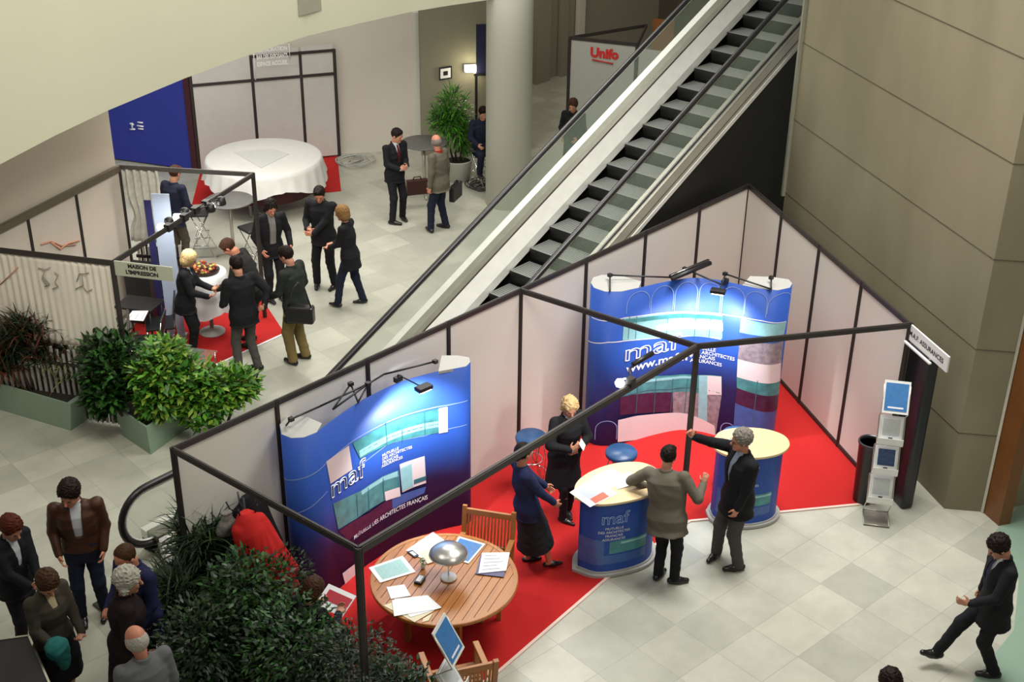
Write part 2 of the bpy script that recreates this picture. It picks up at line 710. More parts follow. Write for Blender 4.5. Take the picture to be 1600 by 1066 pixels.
def eprof(name, m, off0, off1, dz0, dz1, s_a=S0, s_b=S1, smooth=False, dz0b=None, dz1b=None):
    """extruded quad profile along the balustrade, heights relative to the handrail"""
    mb = MB()
    q = [s for s in ss if s_a <= s <= s_b]
    dz0b = dz0 if dz0b is None else dz0b
    dz1b = dz1 if dz1b is None else dz1b
    vs = []
    for s in q:
        r = erail(s)
        vs += [EP(s, off0, r + dz0), EP(s, off1, r + dz0b), EP(s, off1, r + dz1b), EP(s, off0, r + dz1)]
    fs = []
    for i in range(len(q) - 1):
        for k in range(4):
            a = i * 4 + k
            b = i * 4 + (k + 1) % 4
            fs.append((a, b, b + 4, a + 4))
    fs += [(0, 1, 2, 3), tuple((len(q) - 1) * 4 + k for k in (3, 2, 1, 0))]
    mb.add(vs, fs, 0, smooth)
    return mb.build(name, m, esc)


M_glass = bpy.data.materials.new('clear_glass')
M_glass.use_nodes = True
nt, N, L = nodes(M_glass)
b = N['Principled BSDF']
b.inputs['Base Color'].default_value = (.42, .52, .42, 1)
b.inputs['Roughness'].default_value = .02
b.inputs['Alpha'].default_value = .17
b.inputs['IOR'].default_value = 1.45
for off, nm in ((0, 'far'), (-EW, 'near')):
    # handrail with newel loop
    pts = [EP(s, off, erail(s)) for s in reversed(ss)]
    for k in range(1, 17):
        a = math.pi * k / 16
        pts.append(EP(S0 - .38 * math.sin(a), off, .62 + .38 * math.cos(a)))
    pts.append(EP(S0 + .5, off, .24))
    mb = MB()
    mb.tube(pts, .042, 0, 8)
    hr_ = mb.build('handrail', M_rubber, esc, 'black rubber handrail')
    mb = MB()
    inner = [Vector(p) for p in pts]
    q = []
    for i, p in enumerate(inner[:-1]):
        if i < len(ss):
            q.append(p - V(0, 0, .055))
        else:
            a = math.pi * (i - len(ss) + 1) / 16
            q.append(EP(S0 - .325 * math.sin(a), off, .62 + .325 * math.cos(a)))
    mb.tube(q, .014, 0, 6)
    mb.build('handrail_guide', M_steelb, hr_)
    # glass sheet
    mb = MB()
    vs, fs = [], []
    top = [p - V(0, 0, .06) for p in pts[:len(ss)]]
    for i, s in enumerate(reversed(ss)):
        r = erail(s)
        vs += [EP(s, off - .006, r - .06), EP(s, off - .006, r - .70), EP(s, off + .006, r - .06), EP(s, off + .006, r - .70)]
    for i in range(len(ss) - 1):
        a = 4 * i
        fs += [(a, a + 4, a + 5, a + 1), (a + 2, a + 3, a + 7, a + 6)]
    n0 = len(vs)
    arc = [EP(S0 - .32 * math.sin(math.pi * k / 12), off, .62 + .32 * math.cos(math.pi * k / 12)) for k in range(13)]
    vs += [p + EN * .006 for p in arc] + [p - EN * .006 for p in arc]
    fs += [tuple(n0 + k for k in range(13)), tuple(n0 + 13 + k for k in reversed(range(13)))]
    mb.add(vs, fs)
    mb.build('glass_balustrade', M_glass, esc)
# far deck and skirt
M_deck = mat('grey_deck_steel', (.25, .24, .20), .35, .5, noise=.2, nscale=5)
eprof('deck', M_deck, .13, -.085, -.72, -.68, dz0b=-.74, dz1b=-.66)
eprof('deck_seam', M_black, -.085, -.10, -.72, -.675)
eprof('outer_deck', M_steelb, .26, .13, -.82, -.70)
eprof('skirt', M_steelb, -.10, -.215, -.98, -.68, dz0b=-1.05, dz1b=-.90)
# near deck and skirt
eprof('skirt', M_steelb, -EW + .215, -EW + .08, -1.05, -.86, dz0b=-1.0, dz1b=-.70)
eprof('deck', M_deck, -EW + .08, -EW - .06, -.74, -.67, dz0b=-.76, dz1b=-.69)
eprof('deck_seam', M_black, -EW + .012, -EW - .012, -.70, -.655)
eprof('outer_deck', M_steel, -EW - .06, -EW - .115, -.92, -.70, dz1b=-.84)
eprof('deck_trim', M_steelb, -EW - .105, -EW - .125, -.93, -.86)
# steps
M_tread = mat('grey_step_tread', (.21, .22, .205), .5)
M_riser = mat('black_step_riser', (.012, .012, .012), .5)
ST = .43
k = 0
s = -3.4
while s < S1 - .6:
    zt = erail(s + ST * .5) - 1.10
    zprev = erail(s - ST * .5) - 1.10
    mb = MB()
    o0, o1 = -.23, -EW + .23
    n = 10
    # tread with grooves, curved riser
    for g in range(24):
        f0 = o0 + (o1 - o0) * g / 24
        f1 = o0 + (o1 - o0) * (g + .78) / 24
        mb.add([EP(s, f0, zt), EP(s + ST, f0, zt), EP(s + ST, f1, zt), EP(s, f1, zt)], [(0, 1, 2, 3)], 0)
    mb.add([EP(s, o0, zt - .006), EP(s + ST, o0, zt - .006), EP(s + ST, o1, zt - .006), EP(s, o1, zt - .006)], [(0, 1, 2, 3)], 1)
    vs = []
    for j in range(7):
        t = j / 6
        vs += [EP(s + .055 * (1 - math.cos(t * math.pi / 2)) * 1, o0, zt - t * (zt - zprev + .03)), EP(s + .055 * (1 - math.cos(t * math.pi / 2)), o1, zt - t * (zt - zprev + .03))]
    mb.add(vs, [(2 * j, 2 * j + 1, 2 * j + 3, 2 * j + 2) for j in range(6)], 1)
    mb.add([EP(s, o0, zt + .001), EP(s + .03, o0, zt + .001), EP(s + .03, o1, zt + .001), EP(s, o1, zt + .001)], [(0, 1, 2, 3)], 0)
    mb.build('step', [M_tread, M_riser], esc)
    s += ST
# floor plate, truss body and dark cladding under the incline
mb = MB()
mb.add([EP(-5.6, -.2, .0), EP(-3.35, -.2, .0), EP(-3.35, -EW + .2, .0), EP(-5.6, -EW + .2, .0), EP(-5.6, -.2, .02), EP(-3.35, -.2, .02), EP(-3.35, -EW + .2, .02), EP(-5.6, -EW + .2, .02)],
       [(3, 2, 1, 0), (4, 5, 6, 7), (0, 1, 5, 4), (1, 2, 6, 5), (2, 3, 7, 6), (3, 0, 4, 7)])
mb.build('landing_plate', mat('dark_landing_plate', (.05, .05, .045), .4, .5), esc)
M_clad = mat('black_cladding', (.010, .010, .009), .55)
mb = MB()
for off0, off1 in ((.25, .22), (-EW - .085, -EW - .105)):
    vs, fs = [], []
    for s in ss:
        r = erail(s)
        vs += [EP(s, off0, r - .8), EP(s, off0, 0), EP(s, off1, r - .8), EP(s, off1, 0)]
    for i in range(len(ss) - 1):
        a = 4 * i
        fs += [(a, a + 1, a + 5, a + 4), (a + 2, a + 6, a + 7, a + 3)]
    mb.add(vs, fs)
vs, fs = [], []
for s in ss:
    r = erail(s)
    vs += [EP(s, .24, r - 1.35 if r > 1.4 else 0.03), EP(s, -EW - .09, r - 1.35 if r > 1.4 else .03)]
for i in range(len(ss) - 1):
    fs.append((2 * i, 2 * i + 1, 2 * i + 3, 2 * i + 2))
mb.add(vs, fs)
mb.build('cladding', M_clad, esc, 'black side cladding')
mb = MB()
mb.beam(EP(S0 + .1, -.02, .15), EP(S0 + .9, -.02, .15), .25, .3)
mb.build('newel_base', M_steelb, esc)
mb = MB()
mb.beam(EP(S0 + .1, -EW + .02, .15), EP(S0 + .9, -EW + .02, .15), .18, .3)
mb.build('newel_base', M_steelb, esc)


# ---------------------------------------------------------------- curved pop-up displays
def catmull(P, n):
    out = []
    P = [P[0] * 2 - P[1]] + P + [P[-1] * 2 - P[-2]]
    for i in range(1, len(P) - 2):
        for k in range(n):
            t = k / n
            p0, p1, p2, p3 = P[i - 1], P[i], P[i + 1], P[i + 2]
            out.append(.5 * ((2 * p1) + (-p0 + p2) * t + (2 * p0 - 5 * p1 + 4 * p2 - p3) * t * t + (-p0 + 3 * p1 - 3 * p2 + p3) * t ** 3))
    out.append(P[-2])
    return out


def project(p):
    d = np.array(p) - CP
    z = d @ CF
    return 800 + FPX * (d @ CR) / z, 533 - FPX * (d @ CU) / z


class Curved:
    def __init__(self, pix, H, reverse=False):
        P = [at(x, y, H) for x, y in pix]
        P = [Vector((p.x, p.y, 0)) for p in P]
        self.H = H
        self.p = catmull(P, 6)
        self.u = [0]
        for i in range(1, len(self.p)):
            self.u.append(self.u[-1] + (self.p[i] - self.p[i - 1]).length)
        self.L = self.u[-1]

    def P(self, u, z, off=0.):
        u = min(max(u, 0), self.L - 1e-4)
        i = int(np.searchsorted(self.u, u, side='right') - 1)
        i = min(i, len(self.p) - 2)
        t = (u - self.u[i]) / (self.u[i + 1] - self.u[i] + 1e-9)
        p = self.p[i].lerp(self.p[i + 1], t)
        j0, j1 = max(i - 1, 0), min(i + 2, len(self.p) - 1)
        d = (self.p[j1] - self.p[j0]).normalized()
        n = V(d.y, -d.x, 0)
        return V(p.x + n.x * off, p.y + n.y * off, z)

    def uv(self, px, py):
        best = None
        for k in range(0, 241):
            u = self.L * k / 240
            p = self.P(u, 0)
            # height where the vertical meets the pixel row
            z0, z1 = 0., self.H + .2
            a, b_ = project((p.x, p.y, z0)), project((p.x, p.y, z1))
            t = (a[1] - py) / (a[1] - b_[1])
            z = z0 + (z1 - z0) * t
            for _ in range(2):
                q = project((p.x, p.y, z))
                z += (q[1] - py) / ((a[1] - b_[1]) / (z1 - z0))
            q = project((p.x, p.y, z))
            dd = abs(q[0] - px)
            front = self.P(u, 0, .05) - self.P(u, 0, 0)
            view = Vector((CP[0] - p.x, CP[1] - p.y, 0))
            if front.dot(view) < 0:
                dd += 50
            if best is None or dd < best[0]:
                best = (dd, u, min(max(z, 0.01), self.H))
        return best[1], best[2]

    def sheet(self, mb, u0, u1, z0, z1, off, mi, n=None):
        n = n or max(2, int(abs(u1 - u0) / .04))
        self.band(mb, [(u0, z1), (u1, z1)], [(u0, z0), (u1, z0)], off, mi, n)

    def band(self, mb, top, bot, off, mi, n=16):
        def rs(L, n):
            d = [0]
            for i in range(1, len(L)):
                d.append(d[-1] + math.hypot(L[i][0] - L[i - 1][0], L[i][1] - L[i - 1][1]))
            out = []
            for k in range(n + 1):
                t = d[-1] * k / n
                out.append((np.interp(t, d, [q[0] for q in L]), np.interp(t, d, [q[1] for q in L])))
            return out
        A, B = rs(top, n), rs(bot, n)
        vs = [self.P(u, z, off) for u, z in A] + [self.P(u, z, off) for u, z in B]
        mb.add(vs, [(i, n + 1 + i, n + 2 + i, i + 1) for i in range(n)], mi, True)

    def bandpx(self, mb, top, bot, off, mi, n=16):
        n = max(n, 40)
        off += .002
        self.band(mb, [self.uv(*p) for p in top], [self.uv(*p) for p in bot], off, mi, n)

    def line(self, mb, pts, w, off, mi, px=True, n=70):
        q = [self.uv(*p) for p in pts] if px else pts
        self.band(mb, [(u, z + w / 2) for u, z in q], [(u, z - w / 2) for u, z in q], off, mi, n)

    def arch(self, mb, u0, u1, z0, z1, w, off, mi):
        r = (u1 - u0) / 2
        pts = [(u0, z0)] + [((u0 + u1) / 2 - r * math.cos(math.pi * k / 12), z1 - r + r * math.sin(math.pi * k / 12)) for k in range(13)] + [(u1, z0)]
        inn = [(u0 + w, z0)] + [((u0 + u1) / 2 - (r - w) * math.cos(math.pi * k / 12), z1 - r + (r - w) * math.sin(math.pi * k / 12)) for k in range(13)] + [(u1 - w, z0)]
        vs = [self.P(u, z, off) for u, z in pts] + [self.P(u, z, off) for u, z in inn]
        n = len(pts)
        mb.add(vs, [(i, i + 1, n + i + 1, n + i) for i in range(n - 1)], mi, True)

    def text(self, mb, s, size, p0, off, mi, slope=0., outline=0., xs=1., bold=0.):
        vs, fs = text_mesh(s, size, outline=outline, bold=bold)
        out = []
        for x, y, z in vs:
            out.append(self.P(p0[0] + x * xs, p0[1] + y + x * xs * slope, off + z))
        mb.add(out, fs, mi)


M_teal = mat('printed_teal_glass', (.10, .42, .45), .3, noise=.5, nscale=9)
M_cyan = mat('printed_pale_cyan', (.35, .72, .78), .3, noise=.25, nscale=9)
M_pinkw = mat('printed_pinkish_white', (.80, .70, .72), .35, noise=.04)
M_maroon = mat('printed_dark_maroon', (.10, .03, .09), .35, noise=.5, nscale=12)
M_photo = mat('printed_grey_photo', (.50, .42, .48), .4, noise=.55, nscale=16)
M_lineb = mat('printed_light_blue_line', (.30, .45, .85), .4)
M_pblue = mat('printed_blue', (.026, .085, .40), .45, spec=.25, noise=.08, nscale=1.5)
M_mid = mat('printed_mid_blue', (.06, .16, .50), .3, noise=.3, nscale=10)
M_dteal = mat('printed_dark_teal_lines', (.03, .16, .2), .4)
GM = [M_pblue, M_cyan, M_teal, M_white_ink, M_pinkw, M_maroon, M_photo, M_lineb, M_mid, M_dteal]


def popup(name, label, D, capL, capR, lamp_px, lamp_len=.5):
    root = empty(name, (0, 0, 0), 0, label, 'display stand')
    # backing shell: front face, thin back, top edge
    mb = MB()
    n = len(D.p)
    vs, fs = [], []
    for i, u in enumerate(D.u):
        vs += [D.P(u, 0.02, 0), D.P(u, D.H, 0), D.P(u, D.H, -.012), D.P(u, .02, -.012)]
    for i in range(n - 1):
        for k in range(4):
            a = i * 4 + k
            b_ = i * 4 + (k + 1) % 4
            fs.append((a, a + 4, b_ + 4, b_))
    fs += [(0, 1, 2, 3), tuple((n - 1) * 4 + k for k in (3, 2, 1, 0))]
    mb.add(vs, fs, 0, True)
    # top and end caps
    for cp in (capL, capR):
        c = MB()
        pts = [at(x, y, D.H) for x, y in cp]
        c.prism([(p.x, p.y) for p in pts], D.H - .03, D.H + .004)
        c.build('end_cap', M_greymetal, root, 'light grey cap')
    return root, mb


# left display
D1 = Curved([(437, 664), (440, 679), (455, 685), (475, 684), (495, 676), (515, 661), (560, 630), (620, 600), (680, 582), (728, 573), (735, 566), (733, 559)], 2.2)
dsp1, mb = popup('display_stand', 'blue curved pop-up display with tilted building photo behind the round wooden table', D1,
                 [(437, 664), (440, 679), (455, 685), (475, 684), (495, 676), (503, 662), (480, 652), (450, 650)],
                 [(685, 581), (728, 573), (735, 566), (733, 559), (715, 556), (690, 556)], (660, 606))
c2 = lambda x, y: (500 + x / 5.328, 560 + y / 5.328)
c3 = lambda x, y: (500 + x / 5.33, 700 + y / 5.33)
D1.line(mb, [(440, 740), (470, 748), c2(0, 920), c2(60, 860), c2(255, 700), c2(540, 540), c2(860, 430), c2(1060, 390), c2(1228, 350)], .012, .003, 7)
D1.line(mb, [(447, 800), (470, 800), (500, 780), c3(60, 360)], .010, .003, 7)
D1.bandpx(mb, [c2(265, 705), c2(545, 555), c2(860, 450), c2(1060, 405)], [c2(330, 835), c2(560, 720), c2(870, 640), c2(1060, 610)], .003, 2)
D1.bandpx(mb, [c2(320, 770), c2(560, 640), c2(860, 540), c2(990, 520)], [c2(335, 825), c2(565, 690), c2(870, 590), c2(990, 570)], .005, 1)
D1.line(mb, [c2(320, 795), c2(560, 665), c2(860, 570), c2(1050, 535)], .012, .007, 9)
D1.bandpx(mb, [c2(985, 415), c2(1060, 400)], [c2(990, 625), c2(1060, 610)], .007, 4, 3)
for x0, y0, y1 in ((545, 530, 730), (870, 430, 635), (680, 590, 690)):
    a = D1.uv(*c2(x0, y0))
    b_ = D1.uv(*c2(x0 + 8, y1))
    D1.sheet(mb, a[0] - .006, a[0] + .006, b_[1], a[1], .008, 9, 1)
D1.bandpx(mb, [c2(50, 860), c2(235, 725)], [c2(85, 1045), c2(268, 925)], .004, 4, 5)
D1.line(mb, [c2(330, 900), c2(560, 720), c2(870, 645), c2(1225, 550)], .010, .003, 7)
# logo letters and small lettering
a = D1.uv(*c3(85, 425))
b_ = D1.uv(*c3(440, 195))
sl = (b_[1] - a[1]) / (b_[0] - a[0])
D1.text(mb, 'maf', .34, a, .006, 3, slope=sl, outline=.006, xs=(b_[0] - a[0]) / .60)
for k, tx in enumerate(('MUTUELLE', 'DES ARCHITECTES', 'FRANÇAIS', 'ASSURANCES')):
    p = D1.uv(*c3(515, 75 + k * 30))
    D1.text(mb, tx, .052, p, .005, 3, slope=sl * .6, bold=.001)
D1.bandpx(mb, [c3(105, 465), c3(330, 360), c3(520, 235), c3(655, 185)], [c3(150, 680), c3(300, 590), c3(530, 440), c3(665, 350)], .003, 2)
D1.bandpx(mb, [c3(340, 360), c3(520, 240), c3(650, 190)], [c3(345, 390), c3(525, 275), c3(655, 235)], .005, 1)
D1.bandpx(mb, [c3(660, 135), c3(770, 95), c3(870, 65)], [c3(680, 370), c3(780, 325), c3(885, 290)], .005, 4, 6)
D1.bandpx(mb, [c3(665, 170), c3(760, 130)], [c3(680, 360), c3(775, 320)], .007, 1, 4)
D1.bandpx(mb, [c3(780, 265), c3(880, 230)], [c3(782, 300), c3(884, 265)], .008, 9, 4)
D1.bandpx(mb, [c3(535, 365), c3(660, 325)], [c3(540, 440), c3(668, 400)], .007, 4, 4)
D1.bandpx(mb, [c3(150, 690), c3(400, 545), c3(540, 450), c3(600, 430)], [c3(230, 770), c3(400, 650), c3(560, 530), c3(600, 500)], .004, 5)
D1.bandpx(mb, [c3(600, 420), c3(760, 360), c3(880, 320)], [c3(600, 510), c3(750, 430), c3(870, 375)], .004, 8)
for x0, y0, y1 in ((300, 390, 590), (395, 330, 530), (525, 250, 440), (650, 190, 350)):
    a = D1.uv(*c3(x0, y0))
    b_ = D1.uv(*c3(x0 + 8, y1))
    D1.sheet(mb, a[0] - .005, a[0] + .005, b_[1], a[1], .008, 9, 1)
a = D1.uv(*c3(280, 765))
b_ = D1.uv(*c3(990, 395))
D1.text(mb, 'MUTUELLE DES ARCHITECTES FRANÇAIS', .085, a, .006, 3, slope=(b_[1] - a[1]) / (b_[0] - a[0]), xs=(b_[0] - a[0]) / 1.75, bold=.001)
D1.bandpx(mb, [(534, 896), (556, 880)], [(540, 934), (562, 930)], .004, 4, 4)
mb.build('graphic_panel', GM, dsp1)

# right display
D2 = Curved([(927, 434), (923, 442), (928, 450), (945, 456), (970, 456), (1000, 450), (1040, 441), (1080, 435), (1115, 437), (1150, 444), (1185, 451), (1215, 454), (1234, 450), (1238, 443), (1232, 437)], 2.3)
dsp2, mb = popup('display_stand', 'blue concave pop-up display with arches and web address in the booth corner', D2,
                 [(927, 434), (923, 442), (928, 450), (945, 456), (970, 456), (998, 450), (1002, 440), (970, 431), (940, 430)],
                 [(1160, 446), (1185, 451), (1215, 454), (1234, 450), (1238, 443), (1232, 437), (1205, 433), (1172, 432)], (1125, 452))
c4 = lambda x, y: (880 + x / 3.5526, 420 + y / 3.5526)
D2.line(mb, [c4(160, 268), c4(250, 290), c4(340, 272), c4(560, 245), c4(740, 243), c4(1000, 270), c4(1100, 288), c4(1235, 292)], .014, .003, 3)
D2.line(mb, [c4(140, 398), c4(250, 408), c4(340, 400), c4(640, 380), c4(880, 392)], .014, .003, 3)
D2.bandpx(mb, [c4(335, 275), c4(560, 248), c4(740, 246), c4(885, 258)], [c4(330, 396), c4(560, 380), c4(740, 376), c4(885, 388)], .003, 1)
D2.bandpx(mb, [c4(335, 282), c4(560, 255), c4(740, 253), c4(885, 265)], [c4(335, 305), c4(560, 278), c4(740, 276), c4(885, 286)], .005, 2)
D2.bandpx(mb, [c4(515, 315), c4(740, 290), c4(885, 300)], [c4(515, 350), c4(740, 335), c4(885, 345)], .005, 3)
for x0 in (370, 410, 580, 740, 820):
    a = D2.uv(*c4(x0, 262))
    b_ = D2.uv(*c4(x0, 385))
    D2.sheet(mb, a[0] - .005, a[0] + .005, b_[1], a[1], .006, 9, 1)
rt = [(985, 1240, 272, 292), (982, 1225, 352, 362), (978, 1220, 392, 400), (970, 1208, 500, 520), (967, 1202, 600, 620), (962, 1196, 660, 690), (955, 1190, 745, 780), (945, 1170, 880, 900)]
mi_ = [1, 8, 6, 4, 2, 5, 8]
for k in range(7):
    a, b_ = rt[k], rt[k + 1]
    D2.bandpx(mb, [c4(a[0], a[2]), c4(a[1], a[3])], [c4(b_[0], b_[2]), c4(b_[1], b_[3])], .003, mi_[k], 8)
for x0 in (1080,):
    a = D2.uv(*c4(x0, 620))
    b_ = D2.uv(*c4(x0, 860))
    D2.sheet(mb, a[0] - .005, a[0] + .005, b_[1], a[1], .006, 9, 1)
a = D2.uv(*c4(330, 515))
b_ = D2.uv(*c4(690, 510))
D2.text(mb, 'maf', .34, a, .006, 3, outline=.006, xs=(b_[0] - a[0]) / .58)
for k, tx in enumerate(('MUTUELLE', 'DES ARCHITECTES', 'FRANÇAIS', 'ASSURANCES')):
    p = D2.uv(*c4(705 - 0 * k, 444 + k * 24))
    D2.text(mb, tx, .072, p, .005, 3, bold=.001)
a = D2.uv(*c4(350, 578))
b_ = D2.uv(*c4(728, 560))
D2.text(mb, 'www.maf.fr', .17, a, .006, 3, xs=(b_[0] - a[0]) / .85, bold=.003)
D2.bandpx(mb, [c4(320, 640), c4(460, 600), c4(600, 592), c4(740, 590), c4(882, 596)], [c4(320, 705), c4(460, 690), c4(600, 685), c4(740, 690), c4(880, 700)], .003, 2)
D2.bandpx(mb, [c4(400, 625), c4(600, 600), c4(740, 600)], [c4(400, 640), c4(600, 615), c4(740, 612)], .006, 1)
D2.bandpx(mb, [c4(318, 705), c4(460, 690), c4(610, 685)], [c4(315, 810), c4(460, 800), c4(610, 795)], .003, 5)
D2.bandpx(mb, [c4(610, 685), c4(740, 688), c4(880, 700)], [c4(605, 800), c4(740, 850), c4(845, 930)], .003, 6)
D2.bandpx(mb, [c4(752, 592), c4(882, 598)], [c4(760, 700), c4(878, 700)], .006, 4, 6)
D2.bandpx(mb, [c4(752, 592), c4(800, 594)], [c4(750, 860), c4(798, 900)], .008, 1, 4)
D2.line(mb, [c4(320, 710), c4(460, 675), c4(600, 668), c4(870, 690)], .012, .008, 9)
for x0 in (415, 515, 610, 690):
    a = D2.uv(*c4(x0, 610))
    b_ = D2.uv(*c4(x0, 800))
    D2.sheet(mb, a[0] - .005, a[0] + .005, b_[1], a[1], .009, 9, 1)
D2.bandpx(mb, [c4(303, 838), c4(400, 815), c4(500, 805), c4(690, 803), c4(840, 870)], [c4(303, 960), c4(400, 957), c4(560, 950), c4(690, 950), c4(840, 965)], .010, 4, 20)
for u0 in (350, 480, 612, 745, 874, 1003, 1130):
    a = D2.uv(*c4(u0, 250))
    b_ = D2.uv(*c4(u0 + 125, 250))
    D2.arch(mb, a[0], b_[0], a[1], D2.H - .04, .010, .004, 7)
a = D2.uv(*c4(180, 880))
b_ = D2.uv(*c4(300, 880))
D2.arch(mb, a[0], b_[0], .1, a[1] + .12, .010, .004, 7)
a = D2.uv(*c4(875, 880))
b_ = D2.uv(*c4(940, 880))
D2.arch(mb, a[0], b_[0] + .05, .1, a[1] + .1, .010, .004, 7)
mb.build('graphic_panel', GM, dsp2)


def truss(root, px, H, z1=.16):
    mb = MB()
    pts = []
    for k, (x, y) in enumerate(px):
        pts.append(at(x, y, H + (z1 if k % 2 else .02)))
    for a, b_ in zip(pts[:-1], pts[1:]):
        mb.tube([a, b_], .011, 0, 6)
    for p in pts[1::2]:
        mb.box(p, (.05, .05, .04))
    mb.build('truss', M_black, root)


def arm_lamp(root, base_px, head_px, H, target):
    b0 = at(*base_px, H + .02)
    b1 = at(*head_px, H + .10)
    mb = MB()
    mb.box(b0, (.10, .05, .06))
    mb.tube([b0, b0 + V(0, 0, .05), b1], .009, 0, 6)
    la = mb.build('lamp_arm', M_black, root)
    d = (Vector(target) - b1).normalized()
    yaw = math.atan2((b1 - b0).y, (b1 - b0).x)
    mb = MB()
    M = Matrix.Rotation(yaw + math.pi / 2, 3, 'Z')
    mb.box(b1, (.19, .11, .05), 0, M=M)
    mb.build('lamp_head', M_black, la, bevel=.012)
    mb = MB()
    mb.box(b1 - V(0, 0, .03), (.15, .08, .012), 0, M=M)
    mb.build('lamp_glass', M_lamp, la)
    spot('display_lamp', b1 - V(0, 0, .05), target, 190, 130, .8, (.92, .97, 1.0), .04)


truss(dsp1, [(447, 665), (455, 655), (500, 635), (575, 600), (520, 640), (548, 600), (560, 630)], 2.2, .14)
truss(dsp1, [(560, 628), (575, 600), (600, 585), (680, 565)], 2.2, .1)
arm_lamp(dsp1, (622, 592), (662, 606), 2.2, at(640, 690, 1.4))
truss(dsp2, [(953, 455), (953, 430), (1060, 434), (1070, 420), (1128, 445), (1133, 428), (1205, 452), (1205, 434)], 2.3, .08)
arm_lamp(dsp2, (1133, 440), (1122, 455), 2.3, at(1100, 540, 1.5))
# black twin tube fitting lying across the top of the right display
fx = empty('tube_light_fitting', (0, 0, 0), 0, 'black twin tube fitting lying across the top of the blue concave display', 'light fitting')
mb = MB()
p0, p1 = at(1050, 436, 2.36), at(1110, 411, 2.40)
mb.tube([p0, p1], .03, 0, 8)
mb.tube([p0 + V(.05, .07, 0), p1 + V(.05, .07, 0)], .022, 0, 8)
mb.build('tube', M_black, fx)
mb = MB()
mb.tube([p0 + V(.02, .03, .035), p1 + V(.02, .03, .035)], .006, 0, 6)
mb.build('steel_strip', M_chrome, fx)

